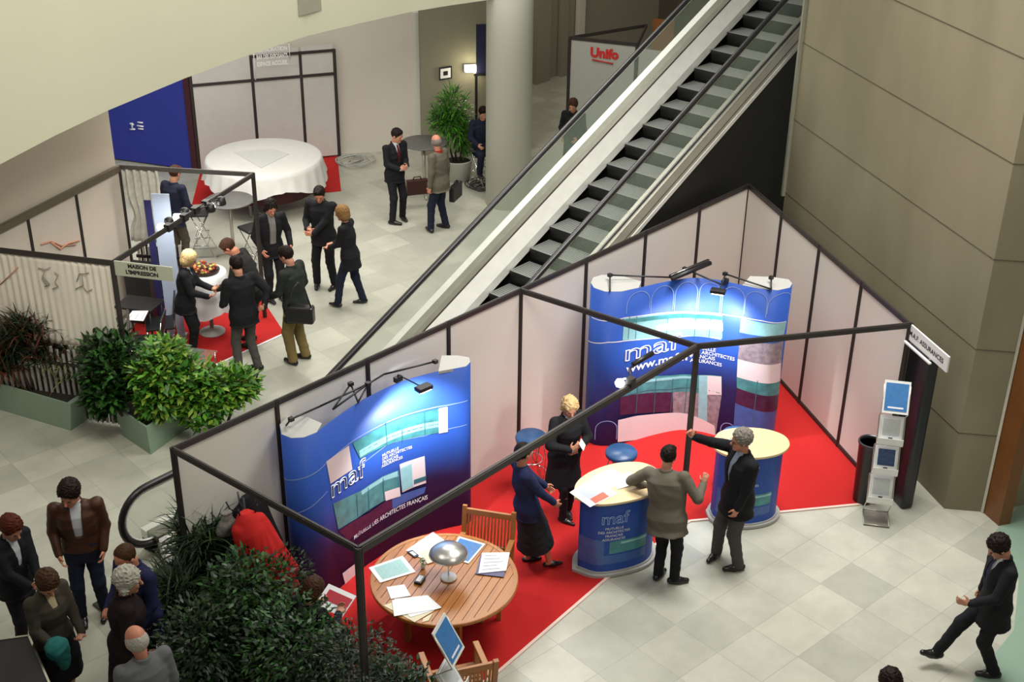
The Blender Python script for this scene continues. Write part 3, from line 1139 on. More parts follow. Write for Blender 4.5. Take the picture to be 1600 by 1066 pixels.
# ---------------------------------------------------------------- signed distance modelling for people and soft goods
class Field:
    def __init__(self, lo, hi, h):
        self.lo = np.array(lo, float)
        self.h = h
        self.n = np.ceil((np.array(hi, float) - self.lo) / h).astype(int) + 1
        self.D = np.full(self.n, 9., np.float32)

    def reg(self, a, b):
        i0 = np.clip(np.floor((np.array(a) - self.lo) / self.h).astype(int), 0, self.n - 1)
        i1 = np.clip(np.ceil((np.array(b) - self.lo) / self.h).astype(int) + 1, 1, self.n)
        sl = tuple(slice(i0[k], max(i1[k], i0[k] + 1)) for k in range(3))
        ax = [self.lo[k] + np.arange(sl[k].start, sl[k].stop) * self.h for k in range(3)]
        return sl, ax[0][:, None, None].astype(np.float32), ax[1][None, :, None].astype(np.float32), ax[2][None, None, :].astype(np.float32)

    def mix(self, sl, d, k):
        a = self.D[sl]
        if k > 0:
            hh = np.maximum(k - np.abs(a - d), 0) / k
            self.D[sl] = np.minimum(a, d) - hh * hh * k * .25
        else:
            self.D[sl] = np.minimum(a, d)

    def cone(self, a, b, ra, rb, k=.02, sub=False):
        a = np.array(a, float)
        b = np.array(b, float)
        R = max(ra, rb) + k + 2 * self.h
        sl, X, Y, Z = self.reg(np.minimum(a, b) - R, np.maximum(a, b) + R)
        d = b - a
        L2 = max(d @ d, 1e-9)
        t = np.clip(((X - a[0]) * d[0] + (Y - a[1]) * d[1] + (Z - a[2]) * d[2]) / L2, 0, 1)
        dist = np.sqrt((X - a[0] - t * d[0]) ** 2 + (Y - a[1] - t * d[1]) ** 2 + (Z - a[2] - t * d[2]) ** 2) - (ra + (rb - ra) * t)
        if sub:
            self.D[sl] = np.maximum(self.D[sl], -dist)
        else:
            self.mix(sl, dist, k)

    def ell(self, c, r, B=None, k=.02, sub=False):
        """ellipsoid; B rows are its local axes"""
        c = np.array(c, float)
        r = np.array(r, float)
        R = max(r) + k + 2 * self.h
        sl, X, Y, Z = self.reg(c - R, c + R)
        X, Y, Z = X - c[0], Y - c[1], Z - c[2]
        if B is not None:
            U = B[0][0] * X + B[0][1] * Y + B[0][2] * Z
            W = B[1][0] * X + B[1][1] * Y + B[1][2] * Z
            Q = B[2][0] * X + B[2][1] * Y + B[2][2] * Z
        else:
            U, W, Q = X, Y, Z
        k0 = np.sqrt((U / r[0]) ** 2 + (W / r[1]) ** 2 + (Q / r[2]) ** 2) + 1e-6
        k1 = np.sqrt((U / r[0] ** 2) ** 2 + (W / r[1] ** 2) ** 2 + (Q / r[2] ** 2) ** 2) + 1e-6
        d = k0 * (k0 - 1) / k1
        if sub:
            self.D[sl] = np.maximum(self.D[sl], -d)
        else:
            self.mix(sl, d, k)

    def loft(self, o, B, tab, k=.02):
        """stack of ellipses in frame o, B=(right, front, up); tab rows: (u, rx, ry, dy)"""
        o = np.array(o, float)
        T = np.array(tab, float)
        rm = max(T[:, 1].max(), T[:, 2].max()) + k + 3 * self.h + np.abs(T[:, 3]).max()
        e0 = o + np.array(B[2]) * T[0, 0]
        e1 = o + np.array(B[2]) * T[-1, 0]
        sl, X, Y, Z = self.reg(np.minimum(e0, e1) - rm, np.maximum(e0, e1) + rm)
        X, Y, Z = X - o[0], Y - o[1], Z - o[2]
        x = B[0][0] * X + B[0][1] * Y + B[0][2] * Z
        y = B[1][0] * X + B[1][1] * Y + B[1][2] * Z
        u = B[2][0] * X + B[2][1] * Y + B[2][2] * Z
        rx = np.interp(u, T[:, 0], T[:, 1])
        ry = np.interp(u, T[:, 0], T[:, 2])
        dy = np.interp(u, T[:, 0], T[:, 3])
        q = np.sqrt((x / rx) ** 2 + ((y - dy) / ry) ** 2)
        rad = np.minimum(rx, ry)
        d = (q - 1) * rad
        cap = np.maximum(T[0, 0] - u, u - T[-1, 0])
        d = np.where(cap > 0, np.sqrt(np.maximum(d, 0) ** 2 + cap ** 2), np.maximum(d, cap))
        self.mix(sl, d.astype(np.float32), k)

    def full(self):
        return self.reg(self.lo, self.lo + (self.n - 1) * self.h)

    def cut(self, p, n):
        """remove everything on the side n points to"""
        sl, X, Y, Z = self.full()
        n = np.array(n, float)
        n /= np.linalg.norm(n)
        self.D[sl] = np.maximum(self.D[sl], (X - p[0]) * n[0] + (Y - p[1]) * n[1] + (Z - p[2]) * n[2])

    def wrinkle(self, amp, f, seed=0):
        sl, X, Y, Z = self.full()
        w = np.sin(X * f + np.sin(Z * f * .7 + seed) * 2.0 + seed) * np.sin(Z * f * 1.3 + np.sin(Y * f + seed * 2) * 1.5) * np.sin(Y * f * .9 + seed)
        self.D[sl] += (w * amp).astype(np.float32)

    def mesh(self, name, m, parent):
        D = self.D
        D = np.pad(D, 1, constant_values=1.)
        lo = self.lo - self.h
        ins = D < 0
        nx, ny, nz = D.shape
        c = np.zeros((nx - 1, ny - 1, nz - 1), np.int8)
        for dx in (0, 1):
            for dy in (0, 1):
                for dz in (0, 1):
                    c += ins[dx:nx - 1 + dx, dy:ny - 1 + dy, dz:nz - 1 + dz]
        act = np.argwhere((c > 0) & (c < 8))
        if len(act) == 0:
            return None
        idx = np.full(c.shape, -1, np.int64)
        idx[act[:, 0], act[:, 1], act[:, 2]] = np.arange(len(act))
        P = np.zeros((len(act), 3))
        W = np.zeros(len(act))
        cr = [(x, y, z) for x in (0, 1) for y in (0, 1) for z in (0, 1)]
        for a in cr:
            for ax in range(3):
                if a[ax]:
                    continue
                b = list(a)
                b[ax] = 1
                da = D[act[:, 0] + a[0], act[:, 1] + a[1], act[:, 2] + a[2]]
                db = D[act[:, 0] + b[0], act[:, 1] + b[1], act[:, 2] + b[2]]
                mk = (da < 0) != (db < 0)
                t = np.where(mk, da / np.where(mk, da - db, 1), 0)
                pt = np.array(a, float)[None, :] + np.zeros((len(act), 3))
                pt[:, ax] += t
                P[mk] += pt[mk]
                W[mk] += 1
        P = (P / W[:, None] + act) * self.h + lo
        quads = []
        for ax in range(3):
            s0 = [slice(None)] * 3
            s1 = [slice(None)] * 3
            s0[ax] = slice(0, -1)
            s1[ax] = slice(1, None)
            A, Bq = ins[tuple(s0)], ins[tuple(s1)]
            e = np.argwhere(A != Bq)
            o1, o2 = (ax + 1) % 3, (ax + 2) % 3
            e = e[(e[:, o1] > 0) & (e[:, o2] > 0)]
            e = e[(e[:, o1] < c.shape[o1]) & (e[:, o2] < c.shape[o2])]
            g = []
            for d1, d2 in ((-1, -1), (0, -1), (0, 0), (-1, 0)):
                q = e.copy()
                q[:, o1] += d1
                q[:, o2] += d2
                g.append(idx[q[:, 0], q[:, 1], q[:, 2]])
            g = np.stack(g, 1)
            fl = A[e[:, 0], e[:, 1], e[:, 2]]
            g[~fl] = g[~fl][:, ::-1]
            quads.append(g)
        Q = np.concatenate(quads)
        Q = Q[(Q >= 0).all(1)]
        me = bpy.data.meshes.new(name)
        me.vertices.add(len(P))
        me.vertices.foreach_set('co', P.astype(np.float32).ravel())
        me.loops.add(len(Q) * 4)
        me.loops.foreach_set('vertex_index', Q.astype(np.int32).ravel())
        me.polygons.add(len(Q))
        me.polygons.foreach_set('loop_start', np.arange(len(Q), dtype=np.int32) * 4)
        me.polygons.foreach_set('loop_total', np.full(len(Q), 4, np.int32))
        me.polygons.foreach_set('use_smooth', np.ones(len(Q), bool))
        me.update(calc_edges=True)
        me.materials.append(m)
        o = bpy.data.objects.new(name, me)
        COL.objects.link(o)
        o.parent = parent
        return o


def nrm(v):
    v = np.array(v, float)
    return v / (np.linalg.norm(v) + 1e-9)


def ik(a, t, l1, l2, pole):
    a, t = np.array(a, float), np.array(t, float)
    d = t - a
    L = np.linalg.norm(d)
    if L > (l1 + l2) * .995:
        t = a + d / L * (l1 + l2) * .995
        d = t - a
        L = np.linalg.norm(d)
    u = d / L
    x = (l1 * l1 - l2 * l2 + L * L) / (2 * L)
    y = math.sqrt(max(l1 * l1 - x * x, 0))
    p = np.array(pole, float)
    p = p - u * (p @ u)
    return a + u * x + nrm(p) * y, t


def cloth(name, col, rough=.85, noise=.15):
    return mat(name, col, rough, noise=noise, nscale=25, spec=.25)


SKIN = mat('skin', (.52, .25, .16), .5, noise=.06, nscale=20, spec=.3)
SKIN2 = mat('ruddy_skin', (.58, .24, .15), .5, noise=.06, nscale=20, spec=.3)
EYE = mat('dark_eye', (.02, .015, .012), .3)
LIP = mat('lip', (.40, .09, .08), .5)
BLACKC = cloth('black_wool', (.010, .010, .013))
NAVYC = cloth('navy_wool', (.012, .015, .035))
CHARC = cloth('charcoal_wool', (.022, .021, .020))
GREYTR = cloth('grey_trousers', (.075, .072, .066))
SHOE = mat('black_leather', (.010, .009, .009), .3)
SHIRTW = cloth('white_shirt_cotton', (.62, .64, .68))
SHIRTB = cloth('pale_blue_shirt_cotton', (.30, .36, .45))
HAIR = {'dark': mat('dark_brown_hair', (.016, .009, .006), .55, noise=.4, nscale=60, spec=.15, bump=.6),
        'brown': mat('brown_hair', (.07, .030, .014), .55, noise=.4, nscale=60, spec=.15, bump=.6),
        'ginger': mat('auburn_hair', (.10, .018, .008), .55, noise=.4, nscale=60, spec=.15, bump=.6),
        'blond': mat('blond_hair', (.60, .42, .20), .55, noise=.35, nscale=50, spec=.15, bump=.6),
        'dblond': mat('dark_blond_hair', (.30, .16, .06), .55, noise=.35, nscale=50, spec=.15, bump=.6),
        'grey': mat('grey_hair', (.24, .21, .18), .6, noise=.3, nscale=50, spec=.15, bump=.6),
        'white': mat('white_hair', (.50, .47, .40), .6, noise=.25, nscale=50, spec=.15, bump=.6)}


def hand(F, w, d, palm, curl=.5, side=1, s=1.):
    """hand from wrist w along d; palm = direction the palm faces"""
    d = nrm(d)
    palm = nrm(np.array(palm) - d * (np.array(palm) @ d))
    sd = np.cross(d, palm) * side
    F.ell(w + d * .045 * s, (.040 * s, .050 * s, .017 * s), (sd, d, palm), .012)
    F.cone(w, w + d * .03 * s, .024 * s, .026 * s, .015)
    for i, (off, ln, a0) in enumerate(((-.028, .070, -.12), (-.010, .078, -.03), (.009, .074, .05), (.027, .060, .14))):
        p = w + d * .082 * s + sd * off * s
        dd = nrm(d + sd * a0)
        ang = curl * .5
        for j, fr in enumerate((.45, .30, .25)):
            v = dd * math.cos(ang) + palm * math.sin(ang)
            q = p + v * ln * fr * s
            F.cone(p, q, (.0095 - j * .001) * s, (.0088 - j * .001) * s, .003)
            p = q
            ang += curl * (.9 + .1 * i)
    p = w + d * .02 * s - sd * .026 * s
    v = nrm(d * .6 - sd * .75 + palm * .25)
    q = p + v * .038 * s
    F.cone(p, q, .013 * s, .011 * s, .008)
    v = nrm(d * .9 - sd * .25 + palm * (.2 + .5 * curl))
    F.cone(q, q + v * .036 * s, .0105 * s, .0085 * s, .003)


def person(name, px, phi, label, H=1.75, res=.010, zfoot=0., **k):
    """px: floor pixel (or world xy) between the feet; phi: heading in the view, 0 = photo right, 90 = away, 270 = towards the camera"""
    p0 = at(px[0], px[1]) if abs(px[0]) > 20 or abs(px[1]) > 20 else Vector((px[0], px[1], 0))
    yaw = math.radians(phi) + math.atan2(CR[1], CR[0])
    root = empty(name, (p0.x, p0.y, zfoot), yaw - math.pi / 2, label, 'person', k.get('group'))
    s = H / 1.75
    bw = k.get('build', 1.0)
    fem = k.get('female', False)
    lean = math.radians(k.get('lean', 3))
    side = math.radians(k.get('side', 0))
    twist = math.radians(k.get('twist', 0))
    hip = np.array([k.get('hx', 0.), k.get('hy', 0.), .925 + k.get('hz', 0.)]) * s
    # torso frame
    up = nrm([math.sin(side), math.sin(lean), math.cos(lean)])
    fr = np.array([math.sin(-twist), math.cos(twist), 0.])
    fr = nrm(fr - up * (fr @ up))
    rt = np.cross(fr, up)
    TB = (rt, fr, up)
    tz = lambda x, y, u: hip + (rt * x + fr * y + up * u) * s
    sw = .185 if not fem else .165
    sw *= (1 + (bw - 1) * .6)
    shl, shr = tz(-sw, 0, .505), tz(sw, 0, .505)
    nb = tz(0, .0, .555)
    # head frame
    hp = math.radians(k.get('nod', 8))
    hy = math.radians(k.get('turn', 0))
    hr = math.radians(k.get('tilt', 0))
    hf = np.array([math.sin(-hy) * math.cos(hp), math.cos(-hy) * math.cos(hp), -math.sin(hp)])
    hf = nrm(hf[0] * rt + hf[1] * fr + hf[2] * np.array([0, 0, 1.])) if k.get('headlocal', True) else hf
    hu = nrm(np.array([math.sin(hr), math.sin(lean) * .4, 1.]) - hf * (np.array([math.sin(hr), math.sin(lean) * .4, 1.]) @ hf))
    hx = np.cross(hf, hu)
    HBs = (hx, hf, hu)
    nt = nb + nrm(up * .8 + np.array([0, 0, .3]) + hf * .12) * .075 * s
    hc = nt + (hu * .095 + hf * .022) * s
    ks = k.get('hs', 1.05)
    HS = s * ks
    hd = lambda x, y, z: hc + (hx * x + hf * y + hu * z) * HS
    # legs
    feet = k.get('feet', ((-.10, .0, -8), (.10, .02, 8)))
    legs = []
    sit = k.get('sit', False)
    for sgn, ft in ((-1, feet[0]), (1, feet[1])):
        hj = hip + (rt * sgn * .09 + fr * .0 - up * .02) * s
        lift = ft[3] if len(ft) > 3 else 0.
        toe = ft[4] if len(ft) > 4 else 0.
        an = np.array([ft[0] * s, ft[1] * s - .0, .085 * s + lift])
        kn, an = ik(hj, an, .421 * s, .416 * s, (math.sin(math.radians(-ft[2])) * .5 + sgn * .1, 1, .1 if not sit else 1))
        legs.append((hj, kn, an, ft[2], lift, toe))
    # arms
    arms = []
    A = k.get('arms', (None, None))
    for sgn, sh, ar in ((-1, shl, A[0]), (1, shr, A[1])):
        if ar is None:
            ar = dict(h=(sgn * .27, .06, .80))
        t = np.array(ar['h'], float) * s
        el, wr = ik(sh, t, .285 * s, .255 * s, ar.get('pole', (sgn * .6, -1, -.3)))
        d = ar.get('d')
        d = nrm(wr - el) if d is None else nrm(d)
        arms.append((sh, el, wr, d, ar.get('palm', (-sgn, 0, -.1)), ar.get('curl', .5)))
    allp = [hip, hc, shl, shr] + [q for l in legs for q in l[:3]] + [q for a in arms for q in a[:3]]
    allp = np.array(allp)
    lo = allp.min(0) - np.array([.26, .28, .14]) * s
    hi = allp.max(0) + np.array([.26, .28, .22]) * s
    lo[2] = min(lo[2], -.02)
    skirt = k.get('skirt')
    skin = k.get('skin', SKIN)
    thin = .86
    # ---- body
    F = Field(lo, hi, res * .9)
    tabM = [(-.12, .150, .105, 0), (0, .168, .115, -.005), (.14, .142, .10, 0), (.33, .162, .115, .005), (.44, .165, .105, 0), (.515, .12, .075, -.005), (.555, .062, .055, 0)]
    tabF = [(-.12, .155, .11, -.01), (0, .172, .12, -.01), (.16, .125, .092, 0), (.33, .145, .125, .012), (.42, .150, .105, .01), (.50, .11, .068, -.005), (.55, .052, .05, 0)]
    tab = np.array(tabF if fem else tabM)
    tab[:, 1:3] *= bw
    bt = tab.copy()
    bt[:, :] *= s
    bt[:, 1:3] *= thin
    F.loft(hip, TB, bt, .02)
    for sh, el, wr, d, palm, curl in arms:
        F.cone(nb - up * .05 * s, sh, .05 * s, .050 * s, .03)
        F.cone(sh, el, .046 * s, .036 * s, .02)
        F.cone(el, wr, .036 * s, .025 * s, .015)
    for i, (sh, el, wr, d, palm, curl) in enumerate(arms):
        hand(F, wr, d, palm, curl, 1 if i == 0 else -1, s)
    for hj, kn, an, yw, lift, toe in legs:
        F.cone(hj, kn, .074 * s * bw, .050 * s, .03)
        m_ = kn + (an - kn) * .3
        F.cone(kn, m_, .048 * s, .050 * s, .02)
        F.cone(m_, an, .050 * s, .032 * s, .02)
        a = math.radians(-yw)
        fd = np.array([math.sin(a), math.cos(a), 0])
        F.cone(an - fd * .02 * s - np.array([0, 0, .03 * s]), an + fd * .13 * s - np.array([0, 0, .055 * s - toe]), .032 * s, .022 * s, .02)
    F.cone(nb - up * .02 * s, nt, .056 * s, .052 * s, .03)
    F.cone(nt, hc - hu * .03 * s, .052 * s, .05 * s, .02)
    F.ell(hd(0, -.012, .028), np.array((.076, .095, .090)) * HS, HBs, .02)
    F.ell(hd(0, .022, -.035), np.array((.060, .068, .080)) * HS, HBs, .03)
    F.ell(hd(0, .070, -.090), np.array((.026, .022, .020)) * HS, HBs, .025)
    F.cone(hd(0, .082, .012), hd(0, .108, -.022), .009 * HS, .014 * HS, .010)
    F.cone(hd(-.03, .078, .022), hd(.03, .078, .022), .010 * HS, .010 * HS, .012)
    F.cone(hd(-.038, .062, -.02), hd(-.03, .066, -.03), .016 * HS, .014 * HS, .015)
    F.cone(hd(.038, .062, -.02), hd(.03, .066, -.03), .016 * HS, .014 * HS, .015)
    for sg_ in (-1, 1):
        F.ell(hd(sg_ * .078, -.008, -.006), np.array((.010, .020, .032)) * HS, HBs, .006)
    F.mesh('body', skin, root)
    # ---- face
    mb = MB()
    for sg_ in (-1, 1):
        c = hd(sg_ * .030, .083, .004)
        mb.lathe(c, [(0.001, -.006 * HS), (.010 * HS, -.003 * HS), (.012 * HS, 0), (.010 * HS, .003 * HS), (.001, .006 * HS)], 8)
    mb.build('eyes', EYE, root)
    mb = MB()
    mb.tube([hd(-.020, .083, -.056), hd(0, .092, -.055), hd(.020, .083, -.056)], [.004 * HS, .006 * HS, .004 * HS], 0, 6)
    mb.build('mouth', LIP, root)
    if k.get('glasses'):
        mb = MB()
        for sg_ in (-1, 1):
            ring = [hd(sg_ * .030 + .022 * math.cos(t), .100, .004 + .017 * math.sin(t)) for t in [math.pi * 2 * j / 10 for j in range(11)]]
            mb.tube(ring, .002 * HS, 0, 5)
            mb.tube([hd(sg_ * .052, .098, .006), hd(sg_ * .080, .0, .004)], .002 * HS, 0, 5)
        mb.build('glasses', M_black, root)
    # ---- hair
    style = k.get('hair', 'short')
    hm = HAIR[k.get('haircol', 'dark')]
    if style != 'none':
        q = 4 * res
        F = Field(hc - .20 * HS, hc + .20 * HS, .006)
        if style == 'short':
            F.ell(hd(0, -.016, .034), np.array((.087, .104, .100)) * HS, HBs, 0)
            F.cut(hd(0, .048, .02), hf * .82 * 1 - hu * .57)
            F.cut(hd(0, 0, -.075), -hu)
            for sg_ in (-1, 1):
                F.ell(hd(sg_ * .09, .012, -.02), np.array((.02, .03, .045)) * HS, HBs, 0, True)
            F.ell(hd(.015, .052, .098), np.array((.05, .03, .022)) * HS, HBs, .03)
            F.wrinkle(.007, 105, 1)
        elif style == 'full':
            F.ell(hd(0, -.020, .038), np.array((.096, .112, .108)) * HS, HBs, 0)
            F.cut(hd(0, .052, .02), hf * .85 - hu * .52)
            F.cut(hd(0, 0, -.09), -hu)
            F.wrinkle(.009, 90, 2)
        elif style == 'curly':
            F.ell(hd(0, -.022, .032), np.array((.098, .112, .106)) * HS, HBs, 0)
            F.cone(hd(-.07, -.03, -.05), hd(.07, -.03, -.05),   .036 * HS, .036 * HS, .03)
            F.cut(hd(0, .052, .02), hf * .9 - hu * .43)
            F.wrinkle(.014, 75, 3)
        elif style == 'bob':
            F.ell(hd(0, -.020, .030), np.array((.100, .114, .108)) * HS, HBs, 0)
            F.ell(hd(0, -.035, -.05), np.array((.098, .085, .085)) * HS, HBs, .03)
            F.ell(hd(0, .085, -.035), np.array((.058, .085, .095)) * HS, HBs, 0, True)
            F.cut(hd(0, .075, .02), hf)
            F.wrinkle(.006, 100, 4)
        elif style == 'bun':
            F.ell(hd(0, -.016, .034), np.array((.087, .104, .100)) * HS, HBs, 0)
            F.cut(hd(0, .050, .02), hf * .82 - hu * .57)
            F.ell(hd(0, -.10, -.02), np.array((.055, .05, .05)) * HS, HBs, .015)
            F.cut(hd(0, 0, -.085), -hu)
        elif style == 'bald':
            F.ell(hd(0, -.018, .0), np.array((.087, .102, .085)) * HS, HBs, 0)
            F.cut(hd(0, .025, .0), hf)
            F.cut(hd(0, 0, .050), hu)
            F.cut(hd(0, 0, -.075), -hu)
            F.wrinkle(.004, 110, 5)
        elif style == 'thin':
            F.ell(hd(0, -.016, .032), np.array((.084, .101, .096)) * HS, HBs, 0)
            F.cut(hd(0, .015, .03), hf * .9 - hu * .3)
            F.cut(hd(0, 0, -.075), -hu)
            F.wrinkle(.004, 110, 6)
        F.mesh('hair', hm, root)
    # ---- shirt (only the opening, collar and cuffs show)
    coat = k.get('coat', BLACKC)
    if k.get('shirt') is not None:
        F = Field(lo, hi, res)
        t2 = tab.copy() * s
        t2[:, 1:3] = t2[:, 1:3] * .98 + .008 * s
        F.loft(hip, TB, t2, .02)
        F.cone(nb - up * .03 * s, nb + (nt - nb) * .55, .068 * s, .064 * s, .02)
        F.cut(nb + (nt - nb) * .55 + fr * .05 * s, up * .9 + fr * -.25)
        for sh, el, wr, d, palm, curl in arms:
            F.cone(el, wr + (wr - el) * .02, .044 * s, .034 * s, 0)
        sh_ = F.mesh('shirt', k['shirt'], root)
        if k.get('tie') is not None:
            mb = MB()
            a = nb + fr * .066 * s - up * .01 * s
            row = [(0, .014, .072), (.06, .020, .105), (.16, .026, .130), (.30, .030, .135), (.38, .022, .125)]
            vs = []
            for dz, w_, dy in row:
                c = nb - up * dz * s + fr * (dy * bw) * s
                vs += [c - rt * w_ * s, c + rt * w_ * s]
            mb.add(vs, [(2 * j, 2 * j + 1, 2 * j + 3, 2 * j + 2) for j in range(4)], 0, True)
            mb.build('tie', k['tie'], sh_)
    # ---- jacket / coat / dress top
    hem = k.get('hem', -.15)
    th = k.get('thick', .026)
    F = Field(lo, hi, res)
    t2 = tab.copy()
    t2[:, 1:3] += th
    t2[-2:, 1:3] -= th * .35
    low = [(hem, tab[0, 1] * 1.06 + th * (1.1 + k.get('flare', .5)), tab[0, 2] * 1.12 + th * (1.5 + k.get('flare', .5)), 0)]
    if hem < -.12:
        t2[0, 1:3] += .014
        t2[1, 1:3] += .010
        t2 = np.array(low + [tuple(r) for r in t2])
    else:
        t2 = np.array([tuple(r) for r in t2 if r[0] >= hem])
    F.loft(hip, TB, t2 * s, .02)
    sl_ = k.get('sleeve', 1.0)
    for sh, el, wr, d, palm, curl in arms:
        F.cone(nb - up * .058 * s, sh - up * .004 * s, .064 * s, .058 * s, .045)
        F.cone(sh, el, (.058 + th * .35) * s * (bw * .5 + .5), (.050 + th * .3) * s, .03)
        if sl_ > 0:
            w2 = el + (wr - el) * (.97 * sl_)
            F.cone(el, w2, (.048 + th * .3) * s, (.037 + th * .25) * s, .02)
    F.wrinkle(k.get('wr', .005), 22, (hash(label) % 7) * .9 if False else len(label) % 7)
    V_ = k.get('open', None)
    if V_:
        # wedge opening down the front: width at the neck, depth along the torso, width at the bottom
        wt, ln, wb = V_
        sl, X, Y, Z = F.full()
        X, Y, Z = X - nb[0], Y - nb[1], Z - nb[2]
        x = rt[0] * X + rt[1] * Y + rt[2] * Z
        y = fr[0] * X + fr[1] * Y + fr[2] * Z
        u = -(up[0] * X + up[1] * Y + up[2] * Z)
        half = np.interp(u, [-.2 * s, 0, ln * s, ln * s + .001], [wt * s, wt * s, wb * s, -.05])
        wedge = np.maximum(np.abs(x) - half, -(y - .02 * s))
        F.D[sl] = np.maximum(F.D[sl], -wedge)
    F.cone(nb + up * .028 * s, nt + (nt - nb) * 1.5, .066 * s, .075 * s, 0, True)
    jk = F.mesh(k.get('coatname', 'jacket'), coat, root)
    # collar
    if k.get('collar', True):
        F = Field(nb - .2 * s, nb + .2 * s, .007)
        F.cone(nb - up * .035 * s - fr * .01 * s, nb + (nt - nb) * .40 - fr * .012 * s, .084 * s, .072 * s, 0)
        F.cone(nb - up * .05 * s, nb + (nt - nb) * .8, .060 * s, .060 * s, 0, True)
        c = nb + fr * .05 * s - up * .03 * s
        F.ell(c + fr * .03 * s, np.array((.036, .06, .08)) * s, TB, 0, True)
        F.cut(nb + (nt - nb) * .42, up)
        F.mesh('collar', k.get('collarmat', coat), jk)
    # ---- legs
    if skirt is not None:
        sk_m, sk_len, sk_w = skirt
        F = Field(lo, hi, res)
        mid = (legs[0][2] + legs[1][2]) / 2
        ax = nrm(hip - mid)
        B2 = (rt, nrm(fr - ax * (fr @ ax)), ax)
        F.loft(hip, B2, np.array([(-sk_len, sk_w, sk_w * .95, 0), (-sk_len * .5, .205 * bw, .18 * bw, .015), (-.05, .188 * bw, .145 * bw, 0), (.14, .150 * bw, .115 * bw, 0)]) * s, .02)
        F.wrinkle(.006, 26, 2)
        F.mesh('skirt', sk_m, root)
    else:
        F = Field(lo, hi, res)
        tt = np.array([(-.14, .150, .112, 0), (0, .172, .122, -.005), (.10, .155, .112, 0)])
        tt[:, 1:3] = tt[:, 1:3] * bw + .012
        F.loft(hip, TB, tt * s, .03)
        fw = k.get('baggy', 1.)
        for hj, kn, an, yw, lift, toe in legs:
            F.cone(hj, kn, .092 * s * (bw * .5 + .5) * fw, .070 * s * fw, .035)
            F.cone(kn, an + np.array([0, 0, -.012 * s]), .070 * s * fw, .058 * s * fw, .03)
        F.wrinkle(.006, 24, 3)
        F.cut((0, 0, .048 * s + 0), (0, 0, -1))
        F.mesh('trousers', k.get('trousers', BLACKC), root)
    # ---- shoes
    for hj, kn, an, yw, lift, toe in legs:
        a = math.radians(-yw)
        fd = np.array([math.sin(a), math.cos(a), 0])
        F = Field(an - .26 * s, an + .26 * s, .007)
        b0 = an + np.array([0, 0, -.045 * s])
        rr = .040 if not fem else .032
        F.cone(b0 - fd * .045 * s, b0 + fd * .06 * s + np.array([0, 0, -.004 * s + toe * .4]), rr * s, (rr + .002) * s, .02)
        F.cone(b0 + fd * .05 * s + np.array([0, 0, -.008 * s + toe * .4]), b0 + fd * .155 * s + np.array([0, 0, -.012 * s + toe]), (rr + .002) * s, (rr - .010) * s, .03)
        if not k.get('pumps'):
            F.cone(b0, an + np.array([0, 0, .01]), .042 * s, .044 * s, .02)
        if toe == 0:
            F.cut((0, 0, max(an[2] - .085 * s, 0) + .002), (0, 0, -1))
        F.mesh('shoe', k.get('shoes', SHOE), root)
    root['_j'] = 0
    del root['_j']
    info = dict(root=root, arms=arms, hip=hip, nb=nb, rt=rt, fr=fr, up=up, s=s, hc=hc)
    return info


def wpt(info, p):
    """local point of a person -> world"""
    r = info['root']
    a = r.rotation_euler.z
    x, y = rotz(p[0], p[1], a)
    return Vector((r.location.x + x, r.location.y + y, r.location.z + p[2]))

# ---------------------------------------------------------------- people
KHAKI = cloth('khaki_trousers_cotton', (.20, .145, .055))
DGREEN = cloth('dark_green_parka', (.022, .026, .022))
GREYBR = cloth('grey_brown_tweed', (.135, .12, .092))
LEATH = cloth('brown_leather', (.065, .026, .014), .45)
OLIVE = cloth('olive_coat', (.055, .048, .034))
BLUEJ = cloth('deep_blue_jacket', (.018, .020, .075))
GREYJ = cloth('light_grey_jacket', (.16, .165, .17))
STRIPE = cloth('grey_striped_shirt', (.22, .21, .20))
TIER = cloth('dark_red_tie', (.12, .008, .008))
TIED = cloth('navy_tie', (.02, .02, .06))
REDC = cloth('red_scarf_wool', (.28, .015, .012))
NAVYD = cloth('navy_dress_jacket', (.016, .024, .075))
DKSK = cloth('dark_grey_skirt', (.016, .018, .022))
VN = (.045, .30, .008)
F_, B_ = 1, -1


def arm(x, y, z, d=None, palm=None, curl=.6, pole=None):
    a = dict(h=(x, y, z), curl=curl)
    if d is not None:
        a['d'] = d
    if palm is not None:
        a['palm'] = palm
    if pole is not None:
        a['pole'] = pole
    return a


person('person', (619, 345), -50, 'dark haired man in black suit holding his hands together beside the far grey table', H=1.80, open=VN, shirt=SHIRTW,
       trousers=BLACKC, nod=14, turn=20, arms=(arm(-.06, .30, 1.12, (.7, .5, .1), (.3, -1, 0)), arm(.10, .30, 1.10, (-.6, .5, .1), (-.3, -1, 0))), feet=((-.13, .02, -10), (.15, .10, 35)), haircol='dark', tie=TIER)
person('person', (688, 360), 150, 'grey haired man in grey brown jacket with red scarf holding a black briefcase', H=1.80, coat=GREYBR, trousers=NAVYC, hair='bald', haircol='grey', skin=SKIN2,
       arms=(arm(-.26, .05, .82), arm(.28, .02, .80)), feet=((-.16, .10, -30), (.15, -.02, 10)), nod=12, turn=-30, collarmat=REDC, build=1.08, baggy=1.02)
person('person', (753, 288), 285, 'man in navy suit seated on a bar stool beside the white column', H=1.78, coat=NAVYC, trousers=NAVYC, hair='short', haircol='dark', sit=True, hz=-.15,
       feet=((-.12, .30, -5, .28), (.12, .30, 5, .28)), arms=(arm(-.15, .30, .92), arm(.15, .30, .92)), nod=20)
person('person', (893, 283), 250, 'dark haired person in long black coat seen through the escalator glass', H=1.72, coat=BLACKC, hem=-.5, flare=1.0, haircol='brown', hair='full', nod=18,
       arms=(arm(-.16, .26, 1.02), arm(.16, .26, 1.02)))
